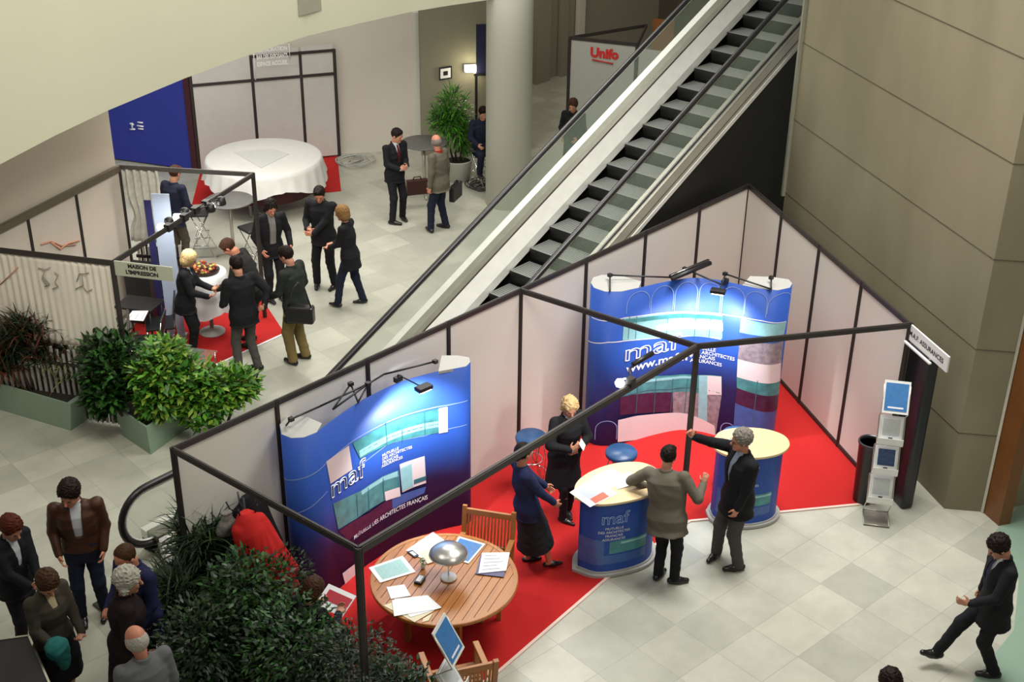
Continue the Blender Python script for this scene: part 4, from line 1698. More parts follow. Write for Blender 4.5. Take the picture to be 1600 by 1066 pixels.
person('person', (282, 418), 60, 'man in navy jacket seen from behind at the curtain of the left booth', H=1.80, coat=NAVYC, trousers=cloth('brown_grey_trousers', (.07, .058, .045)), haircol='brown', nod=15, lean=6,
       arms=(arm(-.24, .18, .95), arm(.20, .25, 1.0)), open=None)
person('person', (430, 468), 300, 'curly dark haired man in black jacket and striped shirt facing the blond pair', H=1.80, coat=BLACKC, shirt=STRIPE, open=(.055, .5, .05), trousers=BLACKC, hair='curly', haircol='dark', nod=26, lean=6,
       arms=(arm(-.24, .22, .98), arm(.22, .22, .98)), skin=SKIN2)
person('person', (510, 448), 255, 'dark haired man in black suit with clasped hands beside the auburn haired woman', H=1.82, coat=BLACKC, trousers=BLACKC, hair='short', haircol='dark', nod=26, turn=15, build=1.08,
       arms=(arm(.02, .34, 1.06, (.8, .3, 0), (0, -1, 0)), arm(.14, .30, 1.10, (-.8, .3, 0), (0, -1, 0))), feet=((-.15, 0, -10), (.14, .03, 15)), skin=SKIN2)
person('person', (550, 478), 165, 'auburn haired woman in black trouser suit standing outside the left booth', H=1.72, female=True, coat=BLACKC, trousers=NAVYC, hair='bob', haircol='dblond', nod=12, lean=4,
       arms=(arm(-.06, .32, 1.02, (.4, .8, 0), (0, 0, -1)), arm(.10, .30, 1.05, (-.5, .8, 0), (0, 0, -1))), feet=((-.12, .20, -10), (.16, -.14, 25)), hem=-.22)
person('person', (300, 556), 5, 'blond woman in black trouser suit offering small food at the white table', H=1.72, female=True, coat=BLACKC, trousers=BLACKC, hair='bob', haircol='blond', nod=25, lean=5, shirt=SHIRTW, open=(.03, .2, .01),
       arms=(arm(-.02, .40, 1.12, (.5, .9, .2), (.2, 0, 1)), arm(.14, .36, 1.06, (-.1, 1, .2), (-.3, 0, 1))), feet=((-.10, 0, -5), (.10, .03, 5)))
person('person', (395, 538), 175, 'brown haired man in charcoal suit leaning over the white table', H=1.82, coat=CHARC, trousers=BLACKC, hair='short', haircol='brown', nod=35, lean=24, hy=-.12, shirt=SHIRTW, open=VN, build=1.08,
       arms=(arm(-.20, .36, .98), arm(.28, .12, .92)), feet=((-.12, 0, -5), (.12, .05, 5)), skin=SKIN2)
person('person', (389, 580), 130, 'man in black jacket and grey trousers seen from behind with one hand on his back', H=1.80, coat=BLACKC, trousers=GREYTR, hair='short', haircol='dark', nod=14, build=1.12, hem=-.15,
       arms=(arm(-.20, .24, 1.02), arm(.22, -.20, 1.02, (-.7, -.2, .3), (0, -1, 0), pole=(1, -.3, -.2))), feet=((-.15, .0, -12), (.13, -.04, 45)))
p12 = person('person', (468, 565), 155, 'man in dark green parka and khaki trousers with black shoulder bag', H=1.84, coat=DGREEN, trousers=KHAKI, hair='short', haircol='dark', nod=20, build=1.12, hem=-.22, flare=.6,
             arms=(arm(-.16, .30, 1.02), arm(.24, .12, .92)), feet=((-.11, .03, -12), (.12, -.03, 12)), baggy=1.15, shirt=SHIRTB, open=(.05, .15, .02))
p13 = person('person', (879, 806), 300, 'blond curly haired woman in black coat with folded arms and white paper', H=1.72, female=True, coat=BLACKC, trousers=BLACKC, hair='curly', haircol='blond', nod=22, turn=-14, shirt=SHIRTW, open=(.035, .10, .01),
             arms=(arm(-.02, .25, 1.10, (.8, .2, .05), (0, -1, .2), pole=(-1, -.1, -.5)), arm(.10, .28, 1.16, (-.5, .4, .5), (-.3, -1, 0), pole=(1, -.1, -.5))),
             feet=((-.07, .0, -15), (.07, .12, 25)), hem=-.40, flare=1.1, baggy=.85, build=1.1)
person('person', (834, 884), 20, 'dark haired woman in navy jacket and long dark skirt beside the wooden chair', H=1.68, female=True, coat=NAVYD, hair='bun', haircol='dark', nod=14, turn=20, lean=-9, hy=-.10,
       skirt=(DKSK, .62, .24), arms=(arm(-.16, .22, .98), arm(.18, .20, .96)), feet=((-.10, -.04, -8), (.11, .16, -5)), hem=-.14, skin=SKIN2, pumps=True)
p15 = person('person', (1034, 908), 62, 'man in grey brown jacket leaning on the near counter, one hand raised', H=1.70, coat=GREYBR, trousers=BLACKC, hair='short', haircol='dark', nod=8, turn=10, lean=10, side=-9, build=1.28, hem=-.19, flare=.7,
             arms=(arm(-.36, .26, 1.07, (-.2, 1, -.1), (0, 0, -1), .3, pole=(-1, -.6, .1)), arm(.30, .30, 1.30, (.1, .3, 1), (-.2, 1, 0), .9, pole=(.7, -.6, -.8))), feet=((-.06, .02, -8), (.14, .03, -55)), shirt=SHIRTW, open=None)
p16 = person('person', (1141, 880), 200, 'grey haired man with glasses in black jacket gripping the booth post overhead', H=1.80, coat=BLACKC, trousers=GREYTR, hair='full', haircol='grey', nod=8, turn=-12, lean=-1, build=1.2, baggy=1.08, hem=-.20, shirt=SHIRTB, open=(.045, .34, .02), glasses=True, skin=SKIN2,
             arms=(arm(-.20, .12, .88), arm(.26, .62, 1.70, (0.1, .5, .7), (-1, .2, 0), 1.1, pole=(.9, .1, -.6))), feet=((-.14, -.02, -12), (.16, .10, 30)))
person('person', (1522, 1048), 182, 'dark haired man in black suit striding left across the pale floor', H=1.76, coat=BLACKC, trousers=BLACKC, hair='full', haircol='dark', nod=34, lean=2, build=1.08, hem=-.24, shirt=SHIRTW, open=(.05, .32, .02), tie=TIED, hy=-.06, hz=-.03,
       arms=(arm(-.20, .30, 1.05, (.2, 1, .1), (1, 0, 0)), arm(.26, -.02, .84)), feet=((-.10, -.16, -10), (.10, .42, 5, .05, .06)))
person('person', (1352, 1292), 90, 'dark haired head of a person cut off by the bottom edge of the photo', H=1.75, coat=BLACKC, trousers=BLACKC, hair='full', haircol='dark')
person('person', (148, 962), 285, 'dark haired man in brown leather jacket and white shirt looking down', H=1.80, coat=LEATH, trousers=NAVYC, hair='full', haircol='dark', nod=24, turn=-25, build=1.17, hem=-.10, hs=1.17, shirt=SHIRTW, open=(.055, .34, .04), skin=SKIN2,
       arms=(arm(-.21, .14, .93), arm(.22, .16, .95)), feet=((-.12, 0, -10), (.12, .05, 12)))
person('person', (46, 1014), 330, 'auburn haired person in black suit holding both hands together', H=1.72, hs=1.15, coat=BLACKC, trousers=BLACKC, hair='full', haircol='ginger', nod=28, shirt=SHIRTW, open=(.05, .30, .02), skin=SKIN,
       arms=(arm(-.04, .34, 1.02, (.6, .6, 0), (0, -1, .5)), arm(.08, .34, 1.04, (-.6, .6, 0), (0, -1, .5))))
p21 = person('person', (102, 1098), 325, 'brown haired woman in olive coat and black skirt carrying a teal scarf', H=1.68, hs=1.17, female=True, coat=OLIVE, hair='full', haircol='brown', nod=34, turn=-10, build=1.15, hem=-.30, flare=1.2, shirt=cloth('cream_blouse', (.5, .42, .25)), open=(.05, .14, .03),
             skirt=(BLACKC, .50, .24), arms=(arm(-.14, .30, .98, (.8, .5, 0), (0, 0, 1)), arm(.16, .28, 1.0, (-.3, .9, 0), (0, 0, -1))), feet=((-.09, .0, -5), (.09, .04, 6)))
person('person', (240, 1064), 235, 'balding man in deep blue jacket facing the white haired woman', H=1.76, hs=1.14, coat=BLUEJ, trousers=BLACKC, hair='thin', haircol='brown', nod=30, build=1.15, skin=SKIN2, hem=-.24,
       arms=(arm(-.22, .22, .95), arm(.12, .32, 1.08, (-.6, .6, .2), (-.2, 0, -1))))
person('person', (218, 1112), 20, 'white haired woman in long black coat seen from behind', H=1.72, hs=1.22, female=True, coat=cloth('black_brown_coat', (.016, .008, .010)), hair='curly', haircol='white', nod=14, build=1.3, hem=-.55, flare=1.2,
       arms=(arm(-.26, .14, .95), arm(.26, .14, .95)), trousers=BLACKC)
person('person', (254, 1226), 130, 'balding grey haired man in light grey jacket at the bottom edge', H=1.78, hs=1.15, coat=GREYJ, trousers=CHARC, hair='bald', haircol='white', nod=22, skin=SKIN2, build=1.1)

# ---------------------------------------------------------------- furniture of the main booth
TC = V(-8.225, -1.80, 0)
TR = .785
table = empty('round_table', TC, .35, 'round slatted teak table in the left half of the booth, covered with papers', 'table')
mb = MB()
npl = 16
for i in range(npl):
    y0 = -TR + .05 + (2 * TR - .1) * i / npl
    y1 = -TR + .05 + (2 * TR - .1) * (i + 1) / npl - .007
    r = TR - .045
    P = []
    for yy in (y0, (y0 * 2 + y1) / 3, (y0 + 2 * y1) / 3, y1):
        P.append((math.sqrt(max(r * r - yy * yy, 0)), yy))
    poly = [(x, y) for x, y in P] + [(-x, y) for x, y in reversed(P)]
    mb.prism(poly, .712, .738, 0)
n = 64
vs = []
for k in range(n):
    a = 2 * math.pi * k / n
    for r, z in ((TR - .05, .705), (TR, .705), (TR, .735), (TR - .008, .742), (TR - .05, .742)):
        vs.append((r * math.cos(a), r * math.sin(a), z))
fs = []
for k in range(n):
    for j in range(5):
        a, b = k * 5 + j, k * 5 + (j + 1) % 5
        c, d = ((k + 1) % n) * 5 + (j + 1) % 5, ((k + 1) % n) * 5 + j
        fs.append((a, d, c, b))
mb.add(vs, fs)
mb.box((0, 0, .70), (1.4, .08, .03))
M_teakl = mat('oiled_teak_slats', (.58, .22, .045), .35, noise=.35, nscale=5)
nt, N, L = nodes(M_teakl)
for n_ in N:
    if n_.type == 'TEX_NOISE':
        mp = N.new('ShaderNodeMapping')
        mp.inputs['Scale'].default_value = (.35, 7, 1)
        L.new(N['Texture Coordinate'].outputs['Object'], mp.inputs[0])
        L.new(mp.outputs[0], n_.inputs['Vector'])
mb.build('tabletop', [M_teakl], table)
for k in range(4):
    a = math.pi / 4 + k * math.pi / 2
    mb = MB()
    mb.beam((math.cos(a) * .42, math.sin(a) * .42, .0), (math.cos(a) * .42, math.sin(a) * .42, .705), .06, .06)
    mb.build('leg', [M_wood], table)
mb = MB()
mb.beam((.42 * .7, .42 * .7, .25), (-.42 * .7, -.42 * .7, .25), .05, .04)
mb.beam((-.42 * .7, .42 * .7, .25), (.42 * .7, -.42 * .7, .25), .05, .04)
mb.build('stretcher', [M_wood], table)


def armchair(loc, yaw, label, back=True):
    """slatted teak armchair facing local +y"""
    c = empty('wooden_armchair', loc, yaw - math.pi / 2, label, 'chair', None)
    W_, Dp, SH = .60, .52, .43
    mb = MB()
    for i in range(9):
        y = -Dp / 2 + .03 + i * (Dp - .04) / 8
        mb.box((0, y, SH), (W_ - .08, .042, .02))
    mb.box((0, Dp / 2, SH - .03), (W_ - .08, .03, .06))
    mb.box((0, -Dp / 2, SH - .03), (W_ - .08, .03, .06))
    mb.build('seat', M_wood, c, bevel=.004)
    mb = MB()
    mb.box((0, -Dp / 2 - .10, .93), (W_ - .06, .03, .07))
    mb.box((0, -Dp / 2 - .03, .53), (W_ - .06, .03, .05))
    for i in range(13):
        x = -W_ / 2 + .07 + i * (W_ - .14) / 12
        mb.beam((x, -Dp / 2 - .03, .53), (x, -Dp / 2 - .10, .92), .020, .014, up=(0, 1, 0))
    mb.build('backrest', M_wood, c)
    for sx in (-1, 1):
        x = sx * (W_ / 2 - .02)
        mb = MB()
        mb.beam((x, -Dp / 2 - .0, 0), (x, -Dp / 2 - .02, .45), .05, .04, up=(0, 1, 0))
        mb.beam((x, -Dp / 2 - .02, .43), (x, -Dp / 2 - .115, .99), .05, .04, up=(0, 1, 0))
        mb.build('leg', M_wood, c)
        mb = MB()
        mb.beam((x, Dp / 2, 0), (x, Dp / 2, .64), .05, .045, up=(0, 1, 0))
        mb.build('leg', M_wood, c)
        mb = MB()
        mb.beam((x, -Dp / 2 - .06, .66), (x, Dp / 2 + .05, .655), .065, .028)
        mb.build('armrest', M_wood, c, bevel=.008)
    return c


pl, pr = at(716, 789, .99), at(814, 804, .99)
dd = (pr - pl).normalized()
fw = V(-dd.y, dd.x, 0)
if fw.dot(TC - pl) < 0:
    fw = -fw
cc = (pl + pr) / 2 + fw * .375
armchair((cc.x, cc.y, .012), math.atan2(fw.y, fw.x), 'teak slatted armchair on the far side of the round table, beside the woman in navy')
fw = (at(752, 1003, .66) - at(776, 1056, .66)).normalized()
cc = (at(648, 1022, .66) + at(752, 1003, .66)) / 2 - fw * .31
armchair((cc.x, cc.y, .012), math.atan2(fw.y, fw.x), 'teak slatted armchair on the near side of the round table at the bottom edge')

# table lamp and papers
TZ = .744
lp = at(701, 903, TZ)
lamp = empty('table_lamp', lp, 0, 'silver dome shaded table lamp standing on the round teak table', 'lamp')
mb = MB()
mb.lathe((0, 0, 0), [(.085, 0), (.088, .012), (.075, .022), (.02, .030), (.0001, .032)], 28)
mb.build('base', M_white, lamp)
mb = MB()
mb.tube([(0, 0, .02), (0, 0, .36)], .007)
mb.build('stem', M_chrome, lamp)
mb = MB()
mb.lathe((0, 0, .30), [(.200, 0), (.206, .006), (.195, .035), (.155, .075), (.09, .102), (.03, .112), (.0001, .113)], 36)
mb.lathe((0, 0, .30), [(.197, .002), (.188, .03), (.149, .067), (.08, .094), (.0001, .104)], 36)
mb.build('lamp_shade', mat('satin_aluminium', (.62, .61, .58), .3, .85), lamp)


def sheet(pxs, z, m, label, name='paper', group=None, th=.004, cat='paper', inner=None, im=None, lines=0):
    P = [at(x, y, z) for x, y in pxs]
    c = sum(P, Vector()) / len(P)
    mb = MB()
    mb.prism([((p - c).x, (p - c).y) for p in P], 0, th, 0)
    if inner:
        q = [(p - c) * inner for p in P]
        mb.prism([(p.x, p.y) for p in q], th, th + .0008, 1)
    if lines and len(P) == 4:
        a, b, cc_, d = [(p - c) for p in P]
        for k in range(lines):
            t = .15 + .7 * k / max(1, lines - 1)
            l0 = a.lerp(d, t).lerp(b.lerp(cc_, t), .12)
            l1 = a.lerp(d, t).lerp(b.lerp(cc_, t), .55 + .33 * ((k * 7) % 5) / 5)
            mb.beam((l0.x, l0.y, th + .0006), (l1.x, l1.y, th + .0006), .006, .0008, 2 if inner else 1)
    o = mb.build(name, [m] + ([im] if im else []) + [M_ink_l], None)
    o.location = (c.x, c.y, z)
    tag(o, label, cat, group)
    return o


M_ink_l = mat('grey_print_lines', (.06, .06, .09), .6)
M_brochb = mat('brochure_blue', (.05, .22, .55), .35, noise=.25, nscale=20)
M_brochg = mat('brochure_pale_green', (.42, .66, .60), .4, noise=.2, nscale=30)
M_cream = mat('cream_paper', (.80, .72, .50), .6)
q6 = lambda *L: [(560 + x / 5.922, 820 + y / 5.922) for x, y in L]
sheet(q6((95, 400), (410, 290), (530, 440), (200, 540)), TZ, M_paper, 'white and pale green brochure at the left rim of the round table', 'brochure', cat='brochure', inner=.78, im=M_brochg)
sheet(q6((440, 240), (690, 70), (800, 150), (620, 330)), TZ, M_paper, 'white sheet under the lamp at the back rim of the round table', 'paper')
sheet(q6((560, 250), (760, 210), (800, 310), (640, 365)), TZ + .005, M_cream, 'cream sheet just left of the lamp on the round table', 'paper')
sheet(q6((930, 110), (1175, 180), (1020, 362), (820, 300)), TZ, M_paper, 'blue brochure right of the lamp on the round table', 'brochure', cat='brochure', inner=.86, im=M_brochb)
sheet(q6((1130, 285), (1395, 290), (1345, 490), (1085, 460)), TZ, mat('navy_cover', (.08, .08, .2), .4), 'navy magazine at the bottom of the stack in front of the armchair', 'magazine', cat='magazine', th=.008)
sheet(q6((1145, 265), (1400, 262), (1368, 430), (1110, 455)), TZ + .009, M_paper, 'white magazine with dark lettering on top of the stack in front of the armchair', 'magazine', cat='magazine', th=.008, lines=5)
sheet(q6((260, 580), (425, 555), (485, 660), (300, 690)), TZ, M_paper, 'small white note above the large papers near the left front rim', 'paper')
sheet(q6((230, 750), (420, 690), (700, 800), (520, 905)), TZ, M_cream, 'cream folder lowest in the pile at the front rim of the table', 'folder', cat='folder')
sheet(q6((330, 690), (640, 655), (770, 770), (480, 860)), TZ + .005, M_paper, 'white sheet in the middle of the pile at the front rim', 'paper')
sheet(q6((310, 700), (650, 680), (690, 790), (330, 850)), TZ + .010, M_paper, 'white sheet topmost in the pile at the front rim', 'paper', lines=0)
sheet(q6((600, 870), (690, 820), (650, 890), (590, 905)), TZ, M_cream, 'small cream slip sticking out right of the pile', 'paper')
sheet(q6((450, 255), (500, 240), (560, 290), (520, 310)), TZ + .0, M_black, 'small black and white card left of the lamp', 'card', cat='card', th=.01, inner=.6, im=M_paper)
bx = at(656, 908, TZ)
o = MB()
o.box((0, 0, .014), (.13, .08, .028), 0)
o.box((0, 0, .031), (.10, .05, .006), 1)
o = o.build('card_box', [M_black, M_paper])
o.location = bx
o.rotation_euler = (0, 0, .4)
tag(o, 'small dark card box with white cards in the middle of the table', 'box')
fl = empty('flower_vase', at(661, 888, TZ), 0, 'tiny vase with white and green flowers left of the lamp', 'vase')
mb = MB()
mb.lathe((0, 0, 0), [(.02, 0), (.028, .02), (.018, .05), (.014, .06)], 12)
mb.build('vase', M_white, fl)
mb = MB()
for i in range(40):
    a, r, z = rng.uniform(0, 6.28), rng.uniform(0, .04), rng.uniform(.06, .13)
    p = V(math.cos(a) * r, math.sin(a) * r, z)
    d = V(rng.normal(), rng.normal(), rng.normal()).normalized() * .018
    e = d.cross(V(0, 0, 1)).normalized() * .009
    mb.add([p - d, p - e, p + d, p + e], [(0, 1, 2, 3)], int(i % 3 == 0))
mb.build('flowers', [mat('sprig_green', (.12, .22, .05), .6), M_white], fl)


# counters
def counter(label, pix, H=1.05, dark_logo=True, back=(0, 0)):
    P = [at(x, y, H) for x, y in pix]
    c = sum(P, Vector()) / len(P)
    c = V(c.x, c.y, 0)
    loop = catmull([Vector((p.x - c.x, p.y - c.y, 0)) for p in P] + [Vector((P[0].x - c.x, P[0].y - c.y, 0))], 5)[:-1]
    root = empty('counter', (c.x, c.y, .012), 0, label, 'counter')
    mb = MB()
    mb.prism([(p.x, p.y) for p in loop], H - .045, H - .012)
    mb.build('top', M_pale, root, bevel=.006)
    mb = MB()
    body = [p * .86 for p in loop]
    n = len(body)
    vs = [(p.x, p.y, z) for z in (.05, H - .045) for p in body]
    mb.add(vs, [(i, (i + 1) % n, n + (i + 1) % n, n + i) for i in range(n)], 0, True)
    # printed bands around the body
    def patch(t0, t1, z0, z1, mi, off=1.006):
        i0, i1 = int(t0 * n), int(t1 * n)
        vv = []
        for i in range(i0, i1 + 1):
            p = body[i % n] * off
            vv += [(p.x, p.y, z0), (p.x, p.y, z1)]
        mb.add(vv, [(2 * j, 2 * j + 2, 2 * j + 3, 2 * j + 1) for j in range(i1 - i0)], mi, True)
    root['_p'] = 1
    del root['_p']
    # find facing of the camera
    vd = Vector((CP[0] - c.x, CP[1] - c.y, 0)).normalized()
    k0 = max(range(n), key=lambda i: body[i].normalized().dot(vd))
    t0 = k0 / n
    patch(t0 - .14, t0 + .02, .30, .47, 2)
    patch(t0 - .13, t0 - .02, .42, .45, 1, 1.010)
    patch(t0 - .14, t0 + .04, .16, .28, 8)
    patch(t0 + .06, t0 + .16, .15, .5, 8)
    # lettering wrapped around the body
    cum = [0]
    for i in range(1, 2 * n + 1):
        cum.append(cum[-1] + (body[i % n] - body[(i - 1) % n]).length)
    s_mid = cum[k0 + n // 2] if False else cum[k0 if k0 > n * .3 else k0 + n]

    def wrap(s, size, ds, z, outline=0., bold=0.):
        vt, ft = text_mesh(s, size, outline=outline, bold=bold, align='CENTER')
        sg_ = 1 if (body[1] - body[0]).cross(body[0]).z < 0 else -1
        out = []
        for x, y, zz in vt:
            u = s_mid + ds + sg_ * x
            i = min(max(int(np.searchsorted(cum, u) - 1), 0), 2 * n - 1)
            t = (u - cum[i]) / (cum[i + 1] - cum[i])
            p = body[i % n].lerp(body[(i + 1) % n], t)
            p = p + p.normalized() * (.008 + zz)
            out.append((p.x, p.y, z + y))
        mb.add(out, ft, 7 if outline else 3)
    wrap('maf', .22, .02, .72, outline=.005)
    for k, t in enumerate(('MUTUELLE', 'DES ARCHITECTES', 'FRANÇAIS', 'ASSURANCES')):
        wrap(t, .045, .02, .64 - k * .05)
    mb.build('body', GM, root)
    mb = MB()
    mb.prism([(p.x * .98, p.y * .98) for p in loop], 0, .035)
    mb.prism([(p.x * .90, p.y * .90) for p in loop], .035, .055)
    mb.build('plinth', M_greymetal, root)
    return root


counter('kidney topped blue counter with pale wood top and leaflets, nearer the wooden table',
        [(897, 777), (900, 755), (922, 737), (960, 724), (1000, 722), (1027, 733), (1036, 752), (1022, 770), (985, 782), (935, 788)])
counter('blue oval counter with pale wood top behind the man gripping the post',
        [(1112, 690), (1125, 674), (1155, 668), (1195, 670), (1225, 680), (1234, 695), (1220, 708), (1185, 715), (1145, 713), (1120, 703)])
CZ = 1.052
sheet([(890, 770), (925, 748), (965, 772), (922, 793)], CZ, M_paper, 'white leaflet with red block hanging over the left end of the near counter', 'leaflet', cat='leaflet', inner=.6, im=mat('leaflet_lilac', (.45, .5, .78), .5))
sheet([(922, 780), (942, 769), (952, 776), (930, 787)], CZ + .006, mat('leaflet_red', (.75, .13, .07), .5), 'small red card on the left end of the near counter', 'card', cat='card', th=.002)
sheet([(925, 746), (955, 733), (985, 748), (952, 765)], CZ + .0, M_paper, 'white leaflet in the middle of the near counter', 'leaflet', cat='leaflet', lines=4)
sheet([(955, 745), (985, 738), (1000, 755), (965, 765)], CZ + .005, mat('leaflet_pale', (.72, .76, .85), .5), 'pale blue leaflet right of the middle on the near counter', 'leaflet', cat='leaflet')
sheet([(1130, 690), (1148, 684), (1160, 697), (1142, 705)], CZ, M_paper, 'white sheet on the oval counter beside the grey haired man', 'paper')


def stool(px, label):
    p = at(px[0], px[1], .80)
    r = empty('bar_stool', (p.x, p.y, .012), rng.uniform(0, 1.5), label, 'stool', 'blue stools of the booth')
    mb = MB()
    mb.lathe((0, 0, .72), [(.17, 0), (.195, .01), (.20, .045), (.185, .07), (.0001, .075)], 32)
    mb.build('seat', mat('blue_stool_vinyl', (.025, .085, .22), .35), r)
    mb = MB()
    for k in range(4):
        a = k * math.pi / 2
        ca, sa = math.cos(a), math.sin(a)
        pts = [(ca * .14, sa * .14, .72), (ca * .10, sa * .10, .5), (ca * .13, sa * .13, .3), (ca * .25, sa * .25, .02), (ca * .18, sa * .18, .012)]
        mb.tube(pts, .009, 0, 6)
        b_ = a + math.pi / 4
        mb.tube([(math.cos(b_) * .14, math.sin(b_) * .14, .72), (math.cos(b_) * .19, math.sin(b_) * .19, .45), (math.cos(a) * .21, math.sin(a) * .21, .14)], .007, 0, 6)
    mb.tube([(.22 * math.cos(t), .22 * math.sin(t), .22) for t in [2 * math.pi * j / 24 for j in range(25)]], .008, 0, 6)
    mb.tube([(.15 * math.cos(t), .15 * math.sin(t), .45) for t in [2 * math.pi * j / 24 for j in range(25)]], .007, 0, 6)
    mb.build('wire_base', M_chrome, r)


stool((830, 681), 'blue seated bar stool against the back wall, behind the blond woman')
stool((971, 705), 'blue seated bar stool between the near counter and the concave display')
stool((1152, 678), 'blue seated bar stool mostly hidden behind the oval counter')


# brochure racks, bin
def rack(loc, yaw, label, heads, n=3):
    """zigzag brochure stand facing local +y"""
    r = empty('brochure_rack', loc, yaw - math.pi / 2, label, 'brochure rack')
    mb = MB()
    W_ = .30
    for sx in (-1, 1):
        pts = [(sx * W_ / 2, .18, .01), (sx * W_ / 2, -.14, .02)]
        z = .30
        for k in range(n + 1):
            pts += [(sx * W_ / 2, .10, z), (sx * W_ / 2, -.06, z + .30)]
            z += .42
        mb.tube(pts, .008, 0, 6)
    for z, y in ((.02, .18), (.02, -.14)):
        mb.tube([(-W_ / 2, y, z), (W_ / 2, y, z)], .008, 0, 6)
    mb.box((0, .02, .012), (W_, .32, .006))
    mb.build('frame', M_steel, r)
    z = .30
    for k in range(n):
        M = Matrix.Rotation(math.radians(118 - 90 - 90 + 30), 3, 'X')
        a = Vector((0, .10, z))
        b_ = Vector((0, -.06, z + .30))
        d = (b_ - a).normalized()
        nn_ = V(0, d.z, -d.y)
        mb = MB()
        mb.beam(a + d * .005 - nn_ * .012 * 0, b_, W_ - .02, .006, 0, up=nn_)
        mb.box(a + nn_ * .02 + V(0, 0, .0), (W_, .045, .012))
        mb.box(a + nn_ * .045 + V(0, 0, .035), (W_, .006, .08), 0)
        mb.build('tray', [M_white], r)
        z += .42
    a = Vector((0, .10, z))
    b_ = Vector((0, -.06, z + .30))
    d = (b_ - a).normalized()
    nn_ = V(0, d.z, -d.y)
    mb = MB()
    mb.beam(a, b_ + d * .05, W_, .012, 0, up=nn_)
    mb.beam(a + d * .03 + nn_ * .008, b_ + d * .02 + nn_ * .008, W_ - .04, .003, 1, up=nn_)
    mb.beam(a + d * .06 + nn_ * .011, a + d * .08 + nn_ * .011, W_ - .12, .002, 2, up=nn_)
    mb.build('header', [M_white, M_brochb, M_white_ink], r)
    # leaflets standing in the trays are things of their own
    z = .30
    for k in range(n):
        a = Vector((0, .10, z))
        b_ = Vector((0, -.06, z + .30))
        d = (b_ - a).normalized()
        nn_ = V(0, d.z, -d.y)
        hd_ = heads[k]
        mb = MB()
        mb.beam(a + d * .03 + nn_ * .016, b_ - d * .005 + nn_ * .016, W_ - .06, .014, 0, up=nn_)
        mb.beam(a + d * .10 + nn_ * .024, b_ - d * .04 + nn_ * .024, W_ - .10, .002, 1, up=nn_)
        mb.beam(a + d * .05 + nn_ * .024, a + d * .08 + nn_ * .024, .05, .002, 2, up=nn_)
        o = mb.build('brochure', [M_paper, hd_[1], M_ink], None)
        o.location = loc
        o.rotation_euler = (0, 0, yaw - math.pi / 2)
        tag(o, hd_[0], 'brochure')
        z += .42
    return r


wd = (at(1436, 601, 1.85) - at(1399, 597, 1.85)).normalized()
fy = V(wd.y, -wd.x, 0)
if fy.dot(Vector((CP[0] + 3, CP[1] + 4, 0))) < 0:
    fy = -fy
rp = at(1368, 810)
pg = mat('printed_pale_grey', (.62, .66, .66), .5, noise=.1, nscale=30)
rack((rp.x, rp.y, .0), math.atan2(fy.y, fy.x), 'tall zigzag brochure rack with blue header at the right end of the booth',
     [('white brochures in the lowest tray of the right hand rack', pg), ('blue printed brochures in the middle tray of the right hand rack', mat('blue_photo_print', (.05, .12, .3), .4, noise=.6, nscale=30)),
      ('white brochures in the tray just below the header of the right hand rack', pg)])
wd = (at(692, 974, 1.9) - at(673, 1007, 1.9)).normalized()
fy = V(wd.y, -wd.x, 0)
if fy.dot(Vector((CR[0], CR[1], 0))) < 0:
    fy = -fy
rp = at(702, 1226)
rack((rp.x, rp.y, .0), math.atan2(fy.y, fy.x), 'zigzag brochure rack with blue header at the bottom edge beside the teak armchair',
     [('white brochures in the lowest tray of the rack at the bottom edge', pg), ('white brochures in the middle tray of the rack at the bottom edge', pg),
      ('white brochures just under the header of the rack at the bottom edge', pg)])
bn_ = at(1347, 782)
b_ = empty('waste_bin', (bn_.x, bn_.y, .0), 0, 'black round waste bin between the booth wall and the brochure rack', 'bin')
mb = MB()
mb.lathe((0, 0, 0), [(.115, 0), (.12, .02), (.15, .85), (.157, .87), (.15, .88), (.14, .86), (.11, .05)], 28)
mb.build('shell', M_black, b_)
mb = MB()
mb.lathe((0, 0, .84), [(.152, 0), (.162, .01), (.162, .04), (.145, .045), (.142, .0)], 28)
mb.build('rim', mat('dark_grey_rim', (.03, .03, .035), .3), b_)

# seated reader beside the table
def simple_chair(loc, yaw, label, m=M_black, group=None, seat_m=None):
    c = empty('chair', loc, yaw - math.pi / 2, label, 'chair', group)
    mb = MB()
    mb.box((0, 0, .45), (.44, .42, .04))
    mb.build('seat', seat_m or m, c, bevel=.012)
    mb = MB()
    mb.beam((0, -.22, .58), (0, -.27, .88), .42, .03, up=(0, 1, 0))
    mb.build('backrest', seat_m or m, c, bevel=.01)
    for sx in (-1, 1):
        mb = MB()
        mb.tube([(sx * .20, .19, .0), (sx * .20, .19, .44)], .012, 0, 6)
        mb.build('leg', M_chrome, c)
        mb = MB()
        mb.tube([(sx * .20, -.24, 0), (sx * .20, -.20, .44), (sx * .20, -.27, .86)], .012, 0, 6)
        mb.build('leg', M_chrome, c)
    return c


